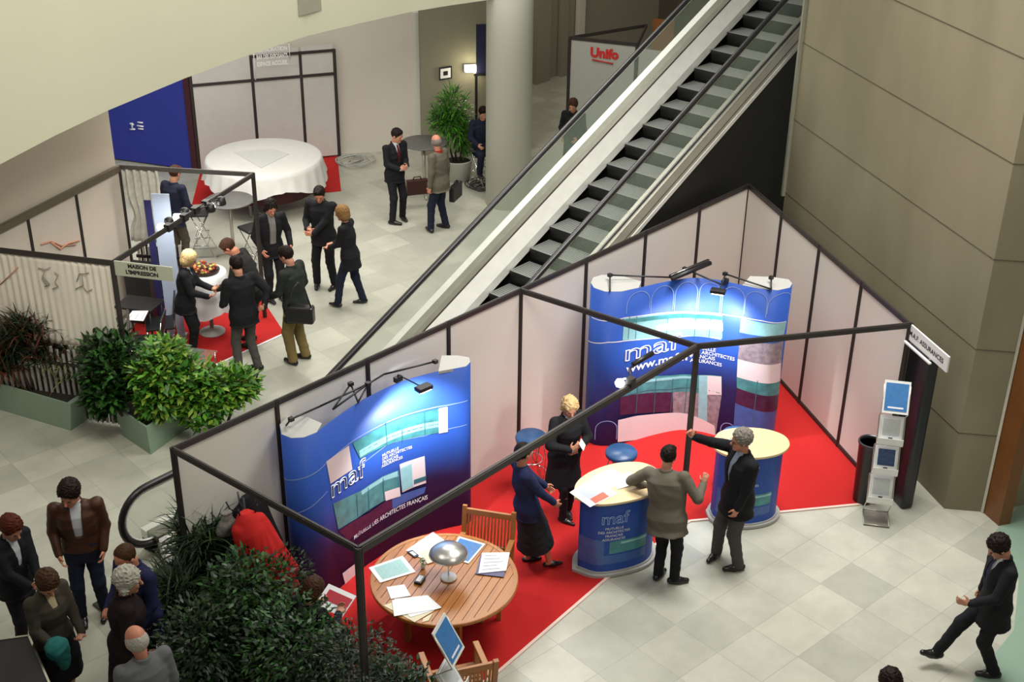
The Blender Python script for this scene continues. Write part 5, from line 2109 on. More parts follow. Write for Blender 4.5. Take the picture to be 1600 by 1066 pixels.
simple_chair((-9.77, -1.48, .012), math.radians(10), 'black chair under the seated reader by the left booth post')
p25 = person('person', (-9.79, -1.44), 57.5, 'seated brown haired person in dark clothes reading a magazine left of the table', H=1.70, coat=BLACKC, trousers=BLACKC, hair='bob', haircol='brown',
             sit=True, hz=-.40, nod=35, lean=6, feet=((-.12, .48, -5), (.12, .46, 5)), arms=(arm(-.14, .34, .82, (.3, .8, .2), (0, 0, 1), .8), arm(.14, .34, .82, (-.3, .8, .2), (0, 0, 1), .8)), female=True, zfoot=.012)
c = wpt(p25, (0, .45, .83))
M = Matrix.Rotation(p25['root'].rotation_euler.z, 3, 'Z') @ Matrix.Rotation(math.radians(25), 3, 'X')
mb = MB()
mb.box((0, 0, 0), (.36, .26, .010), 0, M=M)
mb.box(M @ V(.02, .02, .007), (.30, .12, .002), 1, M=M)
o = mb.build('magazine', [M_paper, mat('magazine_red', (.45, .03, .05), .5)])
o.location = c
tag(o, 'open red and white magazine held by the seated reader', 'magazine')

# red coat on a coat stand
ct = at(418, 905, .35)
cs = empty('coat_stand', (-9.64, -.34, .012), 0, 'black coat stand behind the plants carrying coats', 'coat stand')
mb = MB()
mb.tube([(0, 0, 0), (0, 0, 1.75)], .018)
mb.lathe((0, 0, 0), [(.20, 0), (.20, .02), (.03, .05)], 20)
for k in range(5):
    a = k * 2 * math.pi / 5
    mb.tube([(0, 0, 1.55), (math.cos(a) * .14, math.sin(a) * .14, 1.62), (math.cos(a) * .17, math.sin(a) * .17, 1.72)], .010, 0, 6)
mb.build('stand', M_black, cs)


def coat(loc, m, label, lean, H0, H1, w, seed):
    r = empty('coat', loc, 0, label, 'coat')
    F = Field((-.55, -.55, .2), (.55, .55, 1.9), .014)
    a = np.array([0, 0, H1])
    b = np.array([lean[0], lean[1], H0])
    ax = nrm(a - b)
    L_ = np.linalg.norm(a - b)
    e1 = nrm(np.cross(ax, [0.2, 1, 0]))
    e2 = np.cross(ax, e1)
    F.loft(b, (e1, e2, ax), [(0, w * 1.05, w * .62, 0), (L_ * .4, w * 1.0, w * .66, 0), (L_ * .8, w * .86, w * .52, 0), (L_ * .95, w * .5, w * .34, 0), (L_, .06, .05, 0)], .02)
    F.cone(a - ax * .16 + e1 * w * .6, b + ax * L_ * .25 + e1 * w * 1.1, .06, .055, .04)
    F.cone(a - ax * .16 - e1 * w * .6, b + ax * L_ * .25 - e1 * w * 1.1, .06, .055, .04)
    sl, X, Y, Z = F.full()
    ang = np.arctan2(Y - lean[1] * .5, X - lean[0] * .5)
    F.D[sl] += (np.sin(ang * 9 + seed + Z * 2) * .012 * np.clip(1.6 - Z, 0, 1) + np.sin(X * 9 + Z * 7 + seed) * .006).astype(np.float32)
    F.mesh('fabric', m, r)


coat((-9.70, -.42, 0), mat('bright_red_wool', (.62, .012, .010), .85, noise=.15, nscale=12), 'bright red coat hanging from the coat stand behind the plants', (.22, -.20), .50, 1.66, .22, 1)
coat((-9.50, -.20, 0), BLACKC, 'black coat hanging behind the red coat on the coat stand', (.10, -.05), .70, 1.66, .20, 3)
coat((-9.82, -.28, 0), mat('grey_fur', (.30, .28, .26), .9, noise=.5, nscale=40), 'pale grey fur scarf hanging left of the red coat', (.0, .02), 1.35, 1.64, .07, 5)

# ---------------------------------------------------------------- left booth
a_ = at(175, 408, 2.45)
b_ = at(395, 270, 2.45)
e_ = at(185, 258, 2.45)
A_, B_, E_ = V(a_.x, a_.y, 0), V(b_.x, b_.y, 0), V(e_.x, e_.y, 0)
f_ = at(0, 388, 2.45)
fd_ = (V(f_.x, f_.y, 0) - A_).normalized()
w_ = at(30, 337, 2.45)
wd_ = (V(w_.x, w_.y, 0) - E_).normalized()
lb = empty('exhibition_booth', (0, 0, 0), 0, 'smaller panelled booth at the left with curtains, sign and spotlight rail', 'booth')
HL = 2.45
bp_ = [E_ + wd_ * 1.04 * k for k in range(5)]
for k in range(5):
    post(bp_[k], lb, w=.045, h=HL)
for k in range(4):
    panel(bp_[k], bp_[k + 1], lb, m=mat('warm_white_panel', (.60, .54, .47), .6, noise=.03))
    rail(bp_[k], bp_[k + 1], lb, w=.07, h=.10, z=HL, m=mat('olive_grey_rail', (.12, .10, .07), .5))
post(A_, lb, w=.055, h=HL)
post(B_, lb, w=.05, h=HL)
G_ = A_ + fd_ * 3.2
post(G_, lb, w=.05, h=HL)
rail(A_, G_, lb, z=HL)
rail(A_, B_, lb, z=HL)
rail(B_, E_, lb, z=HL, m=M_framel)
# low inner partition beside the entrance
rail(A_ + (B_ - A_) * .02, A_ + (E_ - A_) * .40, lb, z=1.05, name='floor_rail')
red = MB()
cp = [at(325, 577), at(445, 522), at(412, 472), at(235, 468), at(180, 560), at(210, 600)]
red.prism([(p.x, p.y) for p in cp], 0, .012)
tag(red.build('carpet', [M_carpet]), 'red carpet on the floor of the left booth', 'carpet')
mb = MB()
mb.beam(cp[0] + V(0, 0, .008), cp[1] + V(0, 0, .008), .03, .018)
tag(mb.build('carpet_tape', [M_paper]), 'white edging tape along the front of the left booth carpet', 'tape')


def pleated(a, b, z0, z1, m, name, label, amp=.035, per=.11, cat='curtain', waist=0.):
    a, b = Vector(a), Vector(b)
    d = (b - a)
    L_ = d.length
    d.normalize()
    nrm_ = V(-d.y, d.x, 0)
    n = int(L_ / per * 8)
    rows = 14
    mb = MB()
    vs = []
    for r in range(rows + 1):
        t = r / rows
        z = z1 + (z0 - z1) * t
        sq = 1 - waist * math.exp(-((t - .62) / .16) ** 2)
        for i in range(n + 1):
            u = L_ * i / n
            uu = L_ * .5 + (u - L_ * .5) * sq
            ph = 2 * math.pi * u / per + .6 * math.sin(u * 3)
            o = amp * math.sin(ph) * (.6 + .4 * math.sin(u * 5 + t * 3))
            p = a + d * uu + nrm_ * o
            vs.append((p.x, p.y, z))
    fs = []
    for r in range(rows):
        for i in range(n):
            k = r * (n + 1) + i
            fs.append((k, k + 1, k + n + 2, k + n + 1))
    mb.add(vs, fs, 0, True)
    o = mb.build(name, [m])
    sd = o.modifiers.new('thickness', 'SOLIDIFY')
    sd.thickness = .003
    return tag(o, label, cat)


M_cur = mat('off_white_voile', (.86, .80, .70), .8, noise=.1, nscale=3, alpha=.8)
M_cur2 = mat('white_voile', (.88, .85, .76), .7, noise=.3, nscale=12, alpha=.85)
c0 = A_ + fd_ * .06
off = V(-fd_.y, fd_.x, 0) * .0
cur = pleated(c0, A_ + fd_ * 3.1, 1.12, 2.40, M_cur, 'curtain', 'long off white pleated curtain with painted figures hanging along the left booth side', .010, .10)
# painted strokes on the curtain
nn_ = V(-fd_.y, fd_.x, 0)
if nn_.dot(Vector((CP[0], CP[1], 0)) - A_) < 0:
    nn_ = -nn_
mb = MB()


def stroke(pxs, r=.010, mi=0):
    mb = MB()
    q = [on_plane(x, y, A_ + nn_ * .022, nn_) for x, y in pxs]
    mb.tube(q, r * .7, 0, 6)
    mb.build('painted_stroke', mat('faded_red_ink', (.5, .22, .15), .7) if mi else mat('dark_sketch_ink', (.30, .27, .23), .7), cur)


stroke([(60, 419), (70, 422), (78, 418)])
stroke([(70, 421), (66, 435), (74, 448)])
stroke([(66, 430), (78, 445), (70, 448)])
stroke([(85, 425), (91, 430), (86, 441), (91, 448), (82, 452)])
stroke([(120, 440), (124, 428), (132, 428), (139, 426)])
stroke([(128, 430), (130, 446), (118, 452)])
stroke([(130, 448), (136, 456), (144, 452)])
stroke([(0, 445), (14, 432), (28, 418)], .012, 1)
mb = MB()
q = [on_plane(x, y, bp_[1] + V(0, 0, 0), V(-wd_.y, wd_.x, 0)) for x, y in ((78, 378), (92, 389), (104, 380), (122, 376))]
wn_ = V(-wd_.y, wd_.x, 0)
if wn_.dot(Vector((CP[0], CP[1], 0)) - E_) < 0:
    wn_ = -wn_
mb.tube([p + wn_ * .02 for p in q], .016, 0, 6)
q2 = [on_plane(x, y, bp_[1] + wn_ * .02, wn_) for x, y in ((64, 382), (80, 377), (96, 384), (118, 383))]
mb.tube(q2, .012, 0, 6)
mb.build('painted_logo', [mat('faded_orange_ink', (.62, .30, .20), .7)], lb)


def pickets(a, b, z1, label, w=.035, gap=.05):
    r = empty('picket_fence', (0, 0, 0), 0, label, 'fence')
    a, b = Vector(a), Vector(b)
    d = (b - a)
    L_ = d.length
    d.normalize()
    n = int(L_ / (w + gap))
    mb = MB()
    for i in range(n):
        p = a + d * ((i + .5) * L_ / n)
        h = z1 + .05 * math.sin(i * 1.9)
        mb.beam((p.x, p.y, .04), (p.x, p.y, h), w, .02, up=tuple(V(-d.y, d.x, 0)))
    mb.build('slats', [mat('bleached_white_slat', (.50, .47, .42), .7, noise=.3, nscale=10)], r)
    mb = MB()
    nn2 = V(-d.y, d.x, 0) * .03
    sgn = 1 if nn2.dot(Vector((CP[0], CP[1], 0)) - a) < 0 else -1
    for i in range(n):
        p = a + d * ((i + 1.0) * L_ / n) + nn2 * sgn
        mb.beam((p.x, p.y, .04), (p.x, p.y, z1 - .04 + .04 * math.sin(i)), w * 1.1, .015, up=tuple(V(-d.y, d.x, 0)))
    mb.beam((a.x, a.y, .25), (b.x, b.y, .25), .03, .05)
    mb.beam((a.x, a.y, z1 - .2), (b.x, b.y, z1 - .2), .03, .05)
    mb.build('backing_slats', [mat('black_stained_slat', (.015, .013, .012), .6)], r)
    return r


pickets(A_ + fd_ * .05 + nn_ * .10, A_ + fd_ * 2.2 + nn_ * .10, 1.08, 'black and white picket fence below the long pleated curtain')
eb = (B_ - E_).normalized()
pickets(E_ + eb * .10, E_ + eb * .95, 1.15, 'black and white picket fence below the gathered white curtain at the back')
pleated(E_ + eb * .04, E_ + eb * .62, 1.2, 2.40, M_cur2, 'curtain', 'gathered white patterned curtain hanging at the back corner of the left booth', .045, .12, waist=.35)
# slanting white banner beside it
g0, g1 = at(262, 452, .75), at(300, 468, .75)
bn0 = E_ + eb * 1.02
bnr = empty('banner', (0, 0, 0), 0, 'tall pale blue banner with navy edge standing in the left booth', 'banner')
mb = MB()
p0 = on_plane(228, 306, E_, V(-eb.y, eb.x, 0))
q = bn0
pa = at(292, 500)
pb = at(262, 500)
top_a = at(248, 300, 2.15)
mbv = [pa, at(300, 478), ]
d_ = (at(300, 478) - at(282, 502)).normalized()
o0 = at(250, 303, 2.36)
o0 = V(o0.x, o0.y, 0)
up_ = V(0, 0, 1)
wd2 = V(CR[0], CR[1], 0).normalized()
mb.beam(o0 + V(0, 0, .03), o0 + V(0, 0, 2.36), .26, .02, up=(CF[0], CF[1], 0))
mb.build('banner_sheet', [mat('pale_blue_banner', (.42, .50, .66), .6)], bnr)
mb = MB()
mb.beam(o0 - wd2 * .20 + V(0, 0, .03), o0 - wd2 * .20 + V(0, 0, 2.26), .10, .02, up=(CF[0], CF[1], 0))
mb.build('banner_edge', [mat('navy_banner', (.015, .015, .09), .6)], bnr)
mb = MB()
mb.beam(o0 - wd2 * .26 + V(0, 0, .03), o0 + wd2 * .16 + V(0, 0, .03), .12, .05)
mb.build('banner_foot', [M_greymetal], bnr)

# sign outside post A
sd = -fd_
sg2 = empty('hanging_sign', A_, 0, 'pale sign with two lines of black lettering at the corner of the left booth', 'sign')
mb = MB()
mb.beam(sd * .03 + V(0, 0, 2.36), sd * .84 + V(0, 0, 2.36), .02, .20)
mb.build('sign_board', [mat('pale_green_board', (.46, .48, .38), .6)], sg2)
rn = sd.cross(V(0, 0, 1))
vis = rn.dot(Vector((CP[0], CP[1], 0)) - A_) > 0
rd_ = sd if vis else -sd
st_ = sd * .06 if vis else sd * .88
rn = rd_.cross(V(0, 0, 1))
stamp_text(sg2, 'lettering', 'MAISON DE', .075, st_ + V(0, 0, 2.385) + rn * .012 + rd_ * .16, rd_, (0, 0, 1), M_ink, bold=.004)
stamp_text(sg2, 'lettering', "L'IMPRESSION", .075, st_ + V(0, 0, 2.30) + rn * .012 + rd_ * .12, rd_, (0, 0, 1), M_ink, bold=.004)

# black spotlights on the front rail
ab = (B_ - A_).normalized()
for i, (t, dx, glow) in enumerate(((.36, -.12, True), (.47, -.14, True), (.55, .16, True), (.63, .10, False))):
    p = A_ + (B_ - A_) * t + V(0, 0, HL - .05)
    s_ = empty('spotlight', p, math.atan2(ab.y, ab.x), ('black spotlight with bright lamp, first from the sign on the booth rail', 'black spotlight with bright lamp, second from the sign on the booth rail',
                                                     'black spotlight with bright lamp, third from the sign on the booth rail', 'black unlit spotlight nearest the far post on the booth rail')[i], 'spotlight', 'rail spotlights')
    sy = 1 if dx < 0 else -1
    mb = MB()
    mb.box((0, 0, .03), (.10, .09, .10))
    mb.tube([(0, 0, .02), (.08, .10 * sy, .06), (.16, .12 * sy, .05)], .012, 0, 6)
    mb.lathe((.20, .12 * sy, -.02), [(.03, .10), (.06, .08), (.075, .0), (.07, -.02)], 16)
    mb.build('housing', M_black, s_)
    if glow:
        mb = MB()
        mb.lathe((.20 - .12 * sy, .12 * sy + .06, -.03), [(.0001, .06), (.04, .045), (.055, 0), (.04, -.045), (.0001, -.05)], 16)
        mb.tube([(.20, .12 * sy, 0), (.20 - .12 * sy, .12 * sy + .06, 0)], .012, 0, 6)
        mb.build('bulb', [M_lamp], s_)
spot('rail_spot', A_ + (B_ - A_) * .45 + V(.2, .3, HL - .2), at(290, 470), 60, 120, .8)
# lamp on the main booth front rail
sp = LF + (MF - LF) * .0
p = on_plane(962, 592, LF, (MF - LF).cross(V(0, 0, 1)))
t = (Vector((p.x, p.y, 0)) - LF).dot((MF - LF).normalized())
p = LF + (MF - LF).normalized() * 3.95 + V(0, 0, HB)
s_ = empty('spotlight', p, math.atan2((MF - LF).y, (MF - LF).x), 'black spotlight glowing on the front rail before the concave display', 'spotlight')
mb = MB()
mb.box((0, 0, .03), (.08, .08, .10))
mb.tube([(0, 0, .05), (.10, .10, .10), (.22, .14, .09)], .014, 0, 6)
mb.tube([(.22, .14, .10), (.55, .12, .12)], .03, 0, 8)
mb.build('housing', M_black, s_)
mb = MB()
mb.lathe((-.06, .10, .0), [(.0001, .05), (.04, .035), (.055, 0), (.04, -.035), (.0001, -.05)], 16)
mb.tube([(-.06, .10, .04), (0, .04, .06)], .008, 0, 6)
mb.build('bulb', [M_lamp], s_)
spot('rail_spot', p + V(0, .2, -.1), at(960, 740), 60, 130, .8, (1, .95, .9))

# ---- things inside the left booth
bt = at(332, 520)
wt_ = empty('bar_table', (bt.x, bt.y, .012), 0, 'small bar table draped in a white cloth among the group of people', 'table')
mb = MB()
mb.lathe((0, 0, 0), [(.20, 0), (.20, .02), (.03, .04), (.03, .98), (.28, 1.0), (.28, 1.02)], 24)
mb.build('pedestal', M_greymetal, wt_)


def cloth_round(c, R, ztop, zhem, m, label, seed=1, folds=11, drop=.10, cat='tablecloth', irregular=.05):
    mb = MB()
    n = 96
    rows = [(0.0001, 0, 0), (R * .5, 0, 0), (R * .97, 0, 0), (R, -.012, 0), (R + drop * .2, -.10, .3), (R + drop * .5, (zhem - ztop) * .5, .7), (R + drop, zhem - ztop, 1)]
    vs = []
    for r, z, f in rows:
        for k in range(n):
            a = 2 * math.pi * k / n
            w = math.sin(a * folds + seed) + .5 * math.sin(a * folds * 1.7 + seed * 2)
            rr = r + w * .022 * f
            zz = z + (irregular * math.sin(a * 4 + seed) if f == 1 else 0)
            vs.append((c[0] + rr * math.cos(a), c[1] + rr * math.sin(a), ztop + zz))
    fs = []
    for i in range(len(rows) - 1):
        for k in range(n):
            a = i * n + k
            b = i * n + (k + 1) % n
            fs.append((a, b, b + n, a + n))
    mb.add(vs, fs, 0, True)
    return tag(mb.build('tablecloth', [m]), label, cat)


cloth_round((bt.x, bt.y), .30, 1.045, .42, M_paper, 'white cloth draped over the small bar table in the left booth', 2, 7, .07)
fp = V(bt.x - .02, bt.y + .02, 1.05)
fb = empty('food_tray', fp, 0, 'dark tray of red and orange snacks on the white draped table', 'tray')
mb = MB()
mb.lathe((0, 0, 0), [(.20, 0), (.24, .03), (.22, .02), (.0001, .012)], 24)
mb.build('tray', [mat('dark_brown_tray', (.03, .012, .008), .4)], fb)
mb = MB()
for i in range(70):
    a, r = rng.uniform(0, 6.28), math.sqrt(rng.uniform(0, 1)) * .19
    s = rng.uniform(.016, .03)
    mb.lathe((math.cos(a) * r, math.sin(a) * r, .02 + rng.uniform(0, .06)), [(.0001, 0), (s, s * .5), (s * .8, s * 1.2), (.0001, s * 1.5)], 7, int(rng.integers(0, 4)))
mb.build('snacks', [mat('snack_orange', (.55, .16, .05), .5), mat('snack_red', (.40, .03, .02), .5), mat('snack_dark', (.06, .01, .008), .5), mat('snack_yellow', (.55, .48, .10), .5)], fb)
fb.children[-1]['kind'] = 'stuff'

p = at(231, 500)
o = MB()
o.box((0, 0, .45), (.42, .34, .9))
o.box((0, 0, .91), (.46, .38, .03))
o = o.build('cabinet', [M_black])
o.location = (p.x, p.y, .012)
o.rotation_euler = (0, 0, math.atan2(fd_.y, fd_.x))
tag(o, 'tall black cabinet below the sign of the left booth', 'cabinet')
p = at(226, 540)
lt = empty('side_table', (p.x, p.y, .012), math.atan2(fd_.y, fd_.x), 'low black side table with a white sheet just inside the left booth', 'table')
mb = MB()
mb.box((0, 0, .70), (.60, .44, .03))
mb.build('top', M_black, lt, bevel=.006)
for sx in (-1, 1):
    for sy in (-1, 1):
        mb = MB()
        mb.tube([(sx * .26, sy * .18, 0), (sx * .26, sy * .18, .69)], .014, 0, 6)
        mb.build('leg', M_black, lt)
sheet([(196, 500), (207, 486), (232, 486), (224, 502)], .727, M_paper, 'white printed sheet on the low black side table', 'paper', lines=3)
simple_chair((at(255, 548).x, at(255, 548).y, .012), math.atan2(fd_.y, fd_.x) + .5, 'black chair nearer the cabinet inside the left booth')
simple_chair((at(236, 578).x, at(236, 578).y, .012), math.atan2(fd_.y, fd_.x) + .3, 'black chair nearer the corner post of the left booth')
p = at(302, 600)
gt = empty('coffee_table', (p.x, p.y, .0), math.atan2(fd_.y, fd_.x), 'low glass coffee table with leaflets behind the bright green bush', 'table')
mb = MB()
mb.box((0, 0, .45), (.62, .5, .015))
mb.build('top', M_glass, gt)
for sx in (-1, 1):
    for sy in (-1, 1):
        mb = MB()
        mb.tube([(sx * .26, sy * .2, 0), (sx * .28, sy * .22, .44)], .010, 0, 6)
        mb.build('leg', M_chrome, gt)
sheet([(285, 588), (312, 580), (325, 592), (297, 602)], .462, M_paper, 'white leaflet on the low glass coffee table', 'leaflet', cat='leaflet', lines=3)
p = at(286, 575, .50)
o = MB()
M = Matrix.Rotation(math.radians(38), 3, 'Z') @ Matrix.Rotation(math.radians(50), 3, 'X')
o.box((0, 0, 0), (.46, .40, .02), 0, M=M)
o.box(M @ V(0, 0, .012), (.40, .34, .004), 1, M=M)
o.box((.02, .10, -.16), (.36, .04, .3), 0)
o = o.build('tilted_board', [M_greymetal, M_paper])
o.location = (p.x, p.y, .36)
tag(o, 'small tilted white board standing at the edge of the left carpet', 'board')
o = MB()
o.box((0, 0, .18), (.5, .06, .36))
o.location = None
p = at(142, 478, 1.2)
o = MB()
o.lathe((0, 0, .0), [(.18, 0), (.20, .3), (.17, .42), (.10, .5), (.0001, .52)], 20, sy=.35)
o = o.build('backrest_shell', [mat('grey_shell', (.10, .11, .11), .35)])
o.location = (p.x, p.y, .80)
tag(o, 'dark grey rounded chair shell visible behind the pleated curtain', 'chair shell')

# bag of the man in the green parka, briefcases of the far men
c = wpt(p12, (-.20, -.22, .93))
bg = empty('shoulder_bag', c, p12['root'].rotation_euler.z + .3, 'black shoulder bag hanging at the side of the man in the green parka', 'bag')
mb = MB()
mb.box((0, 0, 0), (.16, .40, .26))
mb.build('body', M_rubber, bg, bevel=.03)
mb = MB()
mb.box((.085, 0, .02), (.02, .36, .20))
mb.build('flap', M_black, bg, bevel=.01)
mb = MB()
mb.tube([(0, -.16, .12), (-.06, -.10, .45), (-.16, -.04, .58), (-.20, .05, .45), (-.06, .14, .2), (0, .17, .12)], .012, 0, 6)
mb.build('strap', M_black, bg)


def briefcase(px, z, yaw, m, label):
    p = at(px[0], px[1], z)
    r = empty('briefcase', (p.x, p.y, z), yaw, label, 'briefcase')
    mb = MB()
    mb.box((0, 0, 0), (.42, .11, .30))
    mb.build('body', m, r, bevel=.02)
    mb = MB()
    mb.tube([(-.08, 0, .15), (-.06, 0, .20), (.06, 0, .20), (.08, 0, .15)], .012, 0, 6)
    mb.build('handle', m, r)


briefcase((712, 299), .58, .4, M_black, 'black briefcase in the right hand of the man in the grey brown jacket')
briefcase((652, 292), .45, -.5, mat('maroon_leather', (.05, .012, .010), .4), 'dark maroon briefcase between the two men at the far grey table')

# bar tables and stools
def bar_table(px, R, label, z=1.08, top=(.11, .11, .105)):
    p = at(px[0], px[1], z)
    r = empty('bar_table', (p.x, p.y, 0), rng.uniform(0, 1), label, 'table')
    mb = MB()
    mb.lathe((0, 0, z - .03), [(.0001, 0), (R - .02, 0), (R, .008), (R, .022), (R - .01, .03), (.0001, .03)], 36)
    mb.build('top', mat('grey_laminate', top, .4), r)
    mb = MB()
    mb.tube([(0, 0, .02), (0, 0, z - .03)], .03)
    mb.build('column', M_steel, r)
    mb = MB()
    for k in range(4):
        a = k * math.pi / 2
        mb.tube([(0, 0, .08), (math.cos(a) * .18, math.sin(a) * .18, .07), (math.cos(a) * .32, math.sin(a) * .32, .012)], .018, 0, 6)
    mb.build('foot', M_steel, r)


bar_table((358, 312), .42, 'round grey bar table at the far post of the left booth')
bar_table((662, 222), .45, 'round grey bar table behind the two men by the column')


def wire_stool(px, label, seat=M_black, z=.80):
    p = at(px[0], px[1], z)
    r = empty('bar_stool', (p.x, p.y, 0), rng.uniform(0, 1.5), label, 'stool')
    mb = MB()
    mb.box((0, 0, z - .02), (.38, .32, .05))
    mb.build('seat', seat, r, bevel=.02)
    mb = MB()
    mb.beam((0, -.17, z + .02), (0, -.20, z + .2), .34, .03, up=(0, 1, 0))
    mb.build('backrest', seat, r, bevel=.012)
    mb = MB()
    for sx in (-1, 1):
        mb.tube([(sx * .16, .14, z - .03), (sx * .19, -.20, .02), (sx * .19, .22, .012), (sx * .16, -.14, z - .03)], .011, 0, 6)
    for zz in (.22, .36):
        mb.tube([(-.18, .1, zz), (.18, .1, zz), (.18, -.1, zz), (-.18, -.1, zz), (-.18, .1, zz)], .008, 0, 6)
    mb.build('wire_base', M_chrome, r)


wire_stool((392, 355), 'black seated bar stool behind the curly haired man')
wire_stool((312, 330), 'chrome framed bar stool with two long struts behind the spotlight rail')
wire_stool((752, 232), 'black bar stool under the seated man beside the column')
# tangle of white chrome stool bases on the far floor
for i, (x, y) in enumerate(((552, 254), (756, 292))):
    p = at(x, y)
    mb = MB()
    for j in range(7):
        a = rng.uniform(0, 6.28)
        c_ = V(p.x + math.cos(a) * .12, p.y + math.sin(a) * .12, .02 + .012 * j)
        R_ = rng.uniform(.12, .34)
        mb.tube([(c_.x + R_ * math.cos(t) * 1.2, c_.y + R_ * math.sin(t), c_.z + .01 * math.sin(t * 3)) for t in [2 * math.pi * q_ / 20 for q_ in range(21)]], .010, 0, 5)
    tag(mb.build('cable_coil', [M_greymetal if i == 0 else M_black]), ('grey cable coiled on the floor right of the red cloth table', 'dark cable coiled on the floor at the foot of the column')[i], 'cable')

# ---------------------------------------------------------------- rear booth with blue wall and catering table
c0 = at(312, 268)
c1 = at(530, 245)
cl_ = at(183, 250)
C0, C1, CL = V(c0.x, c0.y, 0), V(c1.x, c1.y, 0), V(cl_.x, cl_.y, 0)
rb = empty('exhibition_booth', (0, 0, 0), 0, 'rear booth with royal blue side wall and white framed back panels', 'booth')
ZB, ZT = 1.80, 2.30
for p in (C0, C1):
    post(p, rb, w=.06, h=ZT + (.05 if p is C0 else 0))
n_ = 3
q = [C0.lerp(C1, t) for t in (0, .42, .76, 1)]
for k in range(3):
    panel(q[k], q[k + 1], rb, m=mat('grey_white_panel', (.58, .56, .54), .6))
    rail(q[k], q[k + 1], rb, w=.05, h=.05, z=ZB + .02)
for k in (1, 2):
    post(q[k], rb, w=.05, h=ZT)
rail(q[1], q[3], rb, w=.05, h=.05, z=ZT)
for k in (0, 1, 2):
    o = panel(q[k], q[k + 1], rb, z0=.05, z1=ZB - .02, m=mat('grey_white_panel', (.58, .56, .54), .6))
    bpy.data.objects.remove(o)
bl = MB()
bl.beam(C0.lerp(CL, .02) + V(0, 0, 1.18), CL.lerp(C0, -.5) + V(0, 0, 1.18), .03, 2.3)
bl.build('wall_panel', [M_royal], rb, 'royal blue wall panel')
bl = MB()
dn = (CL - C0).normalized()
bl.beam(C0 + dn * .03 + V(-.02, -.02, 1.15), C0 + dn * .16 + V(-.02, -.02, 1.15), .04, 2.26)
bl.build('trim_strip', [mat('maroon_strip', (.06, .01, .02), .6)], rb, 'dark maroon strip')
nb_ = V(dn.y, -dn.x, 0)
if nb_.dot(Vector((CP[0], CP[1], 0)) - C0) < 0:
    nb_ = -nb_
mb = MB()
for pq in ([(203, 193), (209, 195)], [(206, 192), (207, 201)], [(203, 202), (211, 202)], [(215, 191), (223, 192)], [(214, 196), (224, 198)], [(216, 201), (224, 202)]):
    mb.tube([on_plane(x, y, C0 + nb_ * .03, nb_) for x, y in pq], .018, 0, 6)
mb.build('white_mark', [M_white_ink], rb)
# hanging white lettering sign
hs = empty('hanging_sign', (0, 0, 0), 0, 'white openwork lettering sign hanging before the rear booth frame', 'sign')
bdir = (C1 - C0).normalized()
bnn = V(bdir.y, -bdir.x, 0)
if bnn.dot(Vector((CP[0], CP[1], 0)) - C0) < 0:
    bnn = -bnn
pl0 = C0 + bnn * .35
o_ = on_plane(400, 82, pl0, bnn)
xe = on_plane(440, 74, pl0, bnn)
xd_ = (xe - o_)
xd_.z = 0
xd_.normalize()
for k, t in enumerate(('RESTAURATION', 'BAR DES EXPOSANTS', 'ESPACE ACCUEIL')):
    vs, fs = text_mesh(t, .10, bold=.004)
    W_ = max(v[0] for v in vs)
    sc_ = .62 / W_
    mb = MB()
    mb.add([o_ + xd_ * (x * sc_) + V(0, 0, y * 1.2 - k * .14) for x, y, z in vs], fs)
    mb.build('lettering', [M_white], hs)
mb = MB()
mb.tube([o_ + V(0, 0, .1) - xd_ * .05, o_ + V(0, 0, -.55) - xd_ * .05], .010, 0, 6)
mb.tube([o_ + V(0, 0, .12) - xd_ * .05, o_ + V(0, 0, .12) + xd_ * .66], .008, 0, 6)
mb.tube([o_ + V(0, 0, .12) + xd_ * .66, o_ + V(0, 0, -.2) + xd_ * .66], .008, 0, 6)
mb.build('frame', [M_white], hs)

cp = [at(300, 320), at(533, 299), at(527, 244), at(315, 262)]
mb = MB()
mb.prism([(p.x, p.y) for p in cp], 0, .012)
tag(mb.build('carpet', [M_carpet]), 'red carpet under the large white catering table', 'carpet')
tz_ = .95
c = (at(412, 214, tz_) + at(412, 278, tz_)) / 2
R_ = ((at(322, 243, tz_) - at(503, 243, tz_)).length) / 2
tb = empty('round_table', (c.x, c.y, .012), 0, 'large round catering table under a white cloth in the rear booth', 'table')
mb = MB()
mb.lathe((0, 0, tz_ - .06), [(.0001, 0), (R_ - .03, 0), (R_ - .02, .02), (.0001, .03)], 48)
mb.build('tabletop', M_wood, tb)
for k in range(4):
    a = k * math.pi / 2 + .5
    mb = MB()
    mb.tube([(math.cos(a) * R_ * .7, math.sin(a) * R_ * .7, 0), (math.cos(a) * R_ * .7, math.sin(a) * R_ * .7, tz_ - .05)], .025)
    mb.build('leg', M_steel, tb)
mb = MB()  # dark sheet standing in for the shaded carpet under the hem
mb.lathe((0, 0, .0), [(R_ * .86, .30), (R_ * .88, tz_ - .08)], 64)
mb.build('hem_shade', [mat('dark_wine_shade', (.05, .004, .008), .8)], tb, 'dark band for the shaded carpet below the cloth')
cloth_round((c.x, c.y), R_, tz_ + .005, .52, mat('white_damask', (.70, .70, .68), .6), 'white cloth with hanging folds over the large catering table', 3, 26, .08, irregular=.10)
mb = MB()
sq = [at(365, 237, tz_ + .02), at(425, 232, tz_ + .02), at(452, 240, tz_ + .02), at(408, 262, tz_ + .02)]
mb.prism([(p.x, p.y) for p in sq], tz_ + .008, tz_ + .014)
tag(mb.build('table_runner', [mat('pale_runner', (.60, .62, .60), .6)]), 'pale triangular napkin lying on the catering tablecloth', 'napkin')

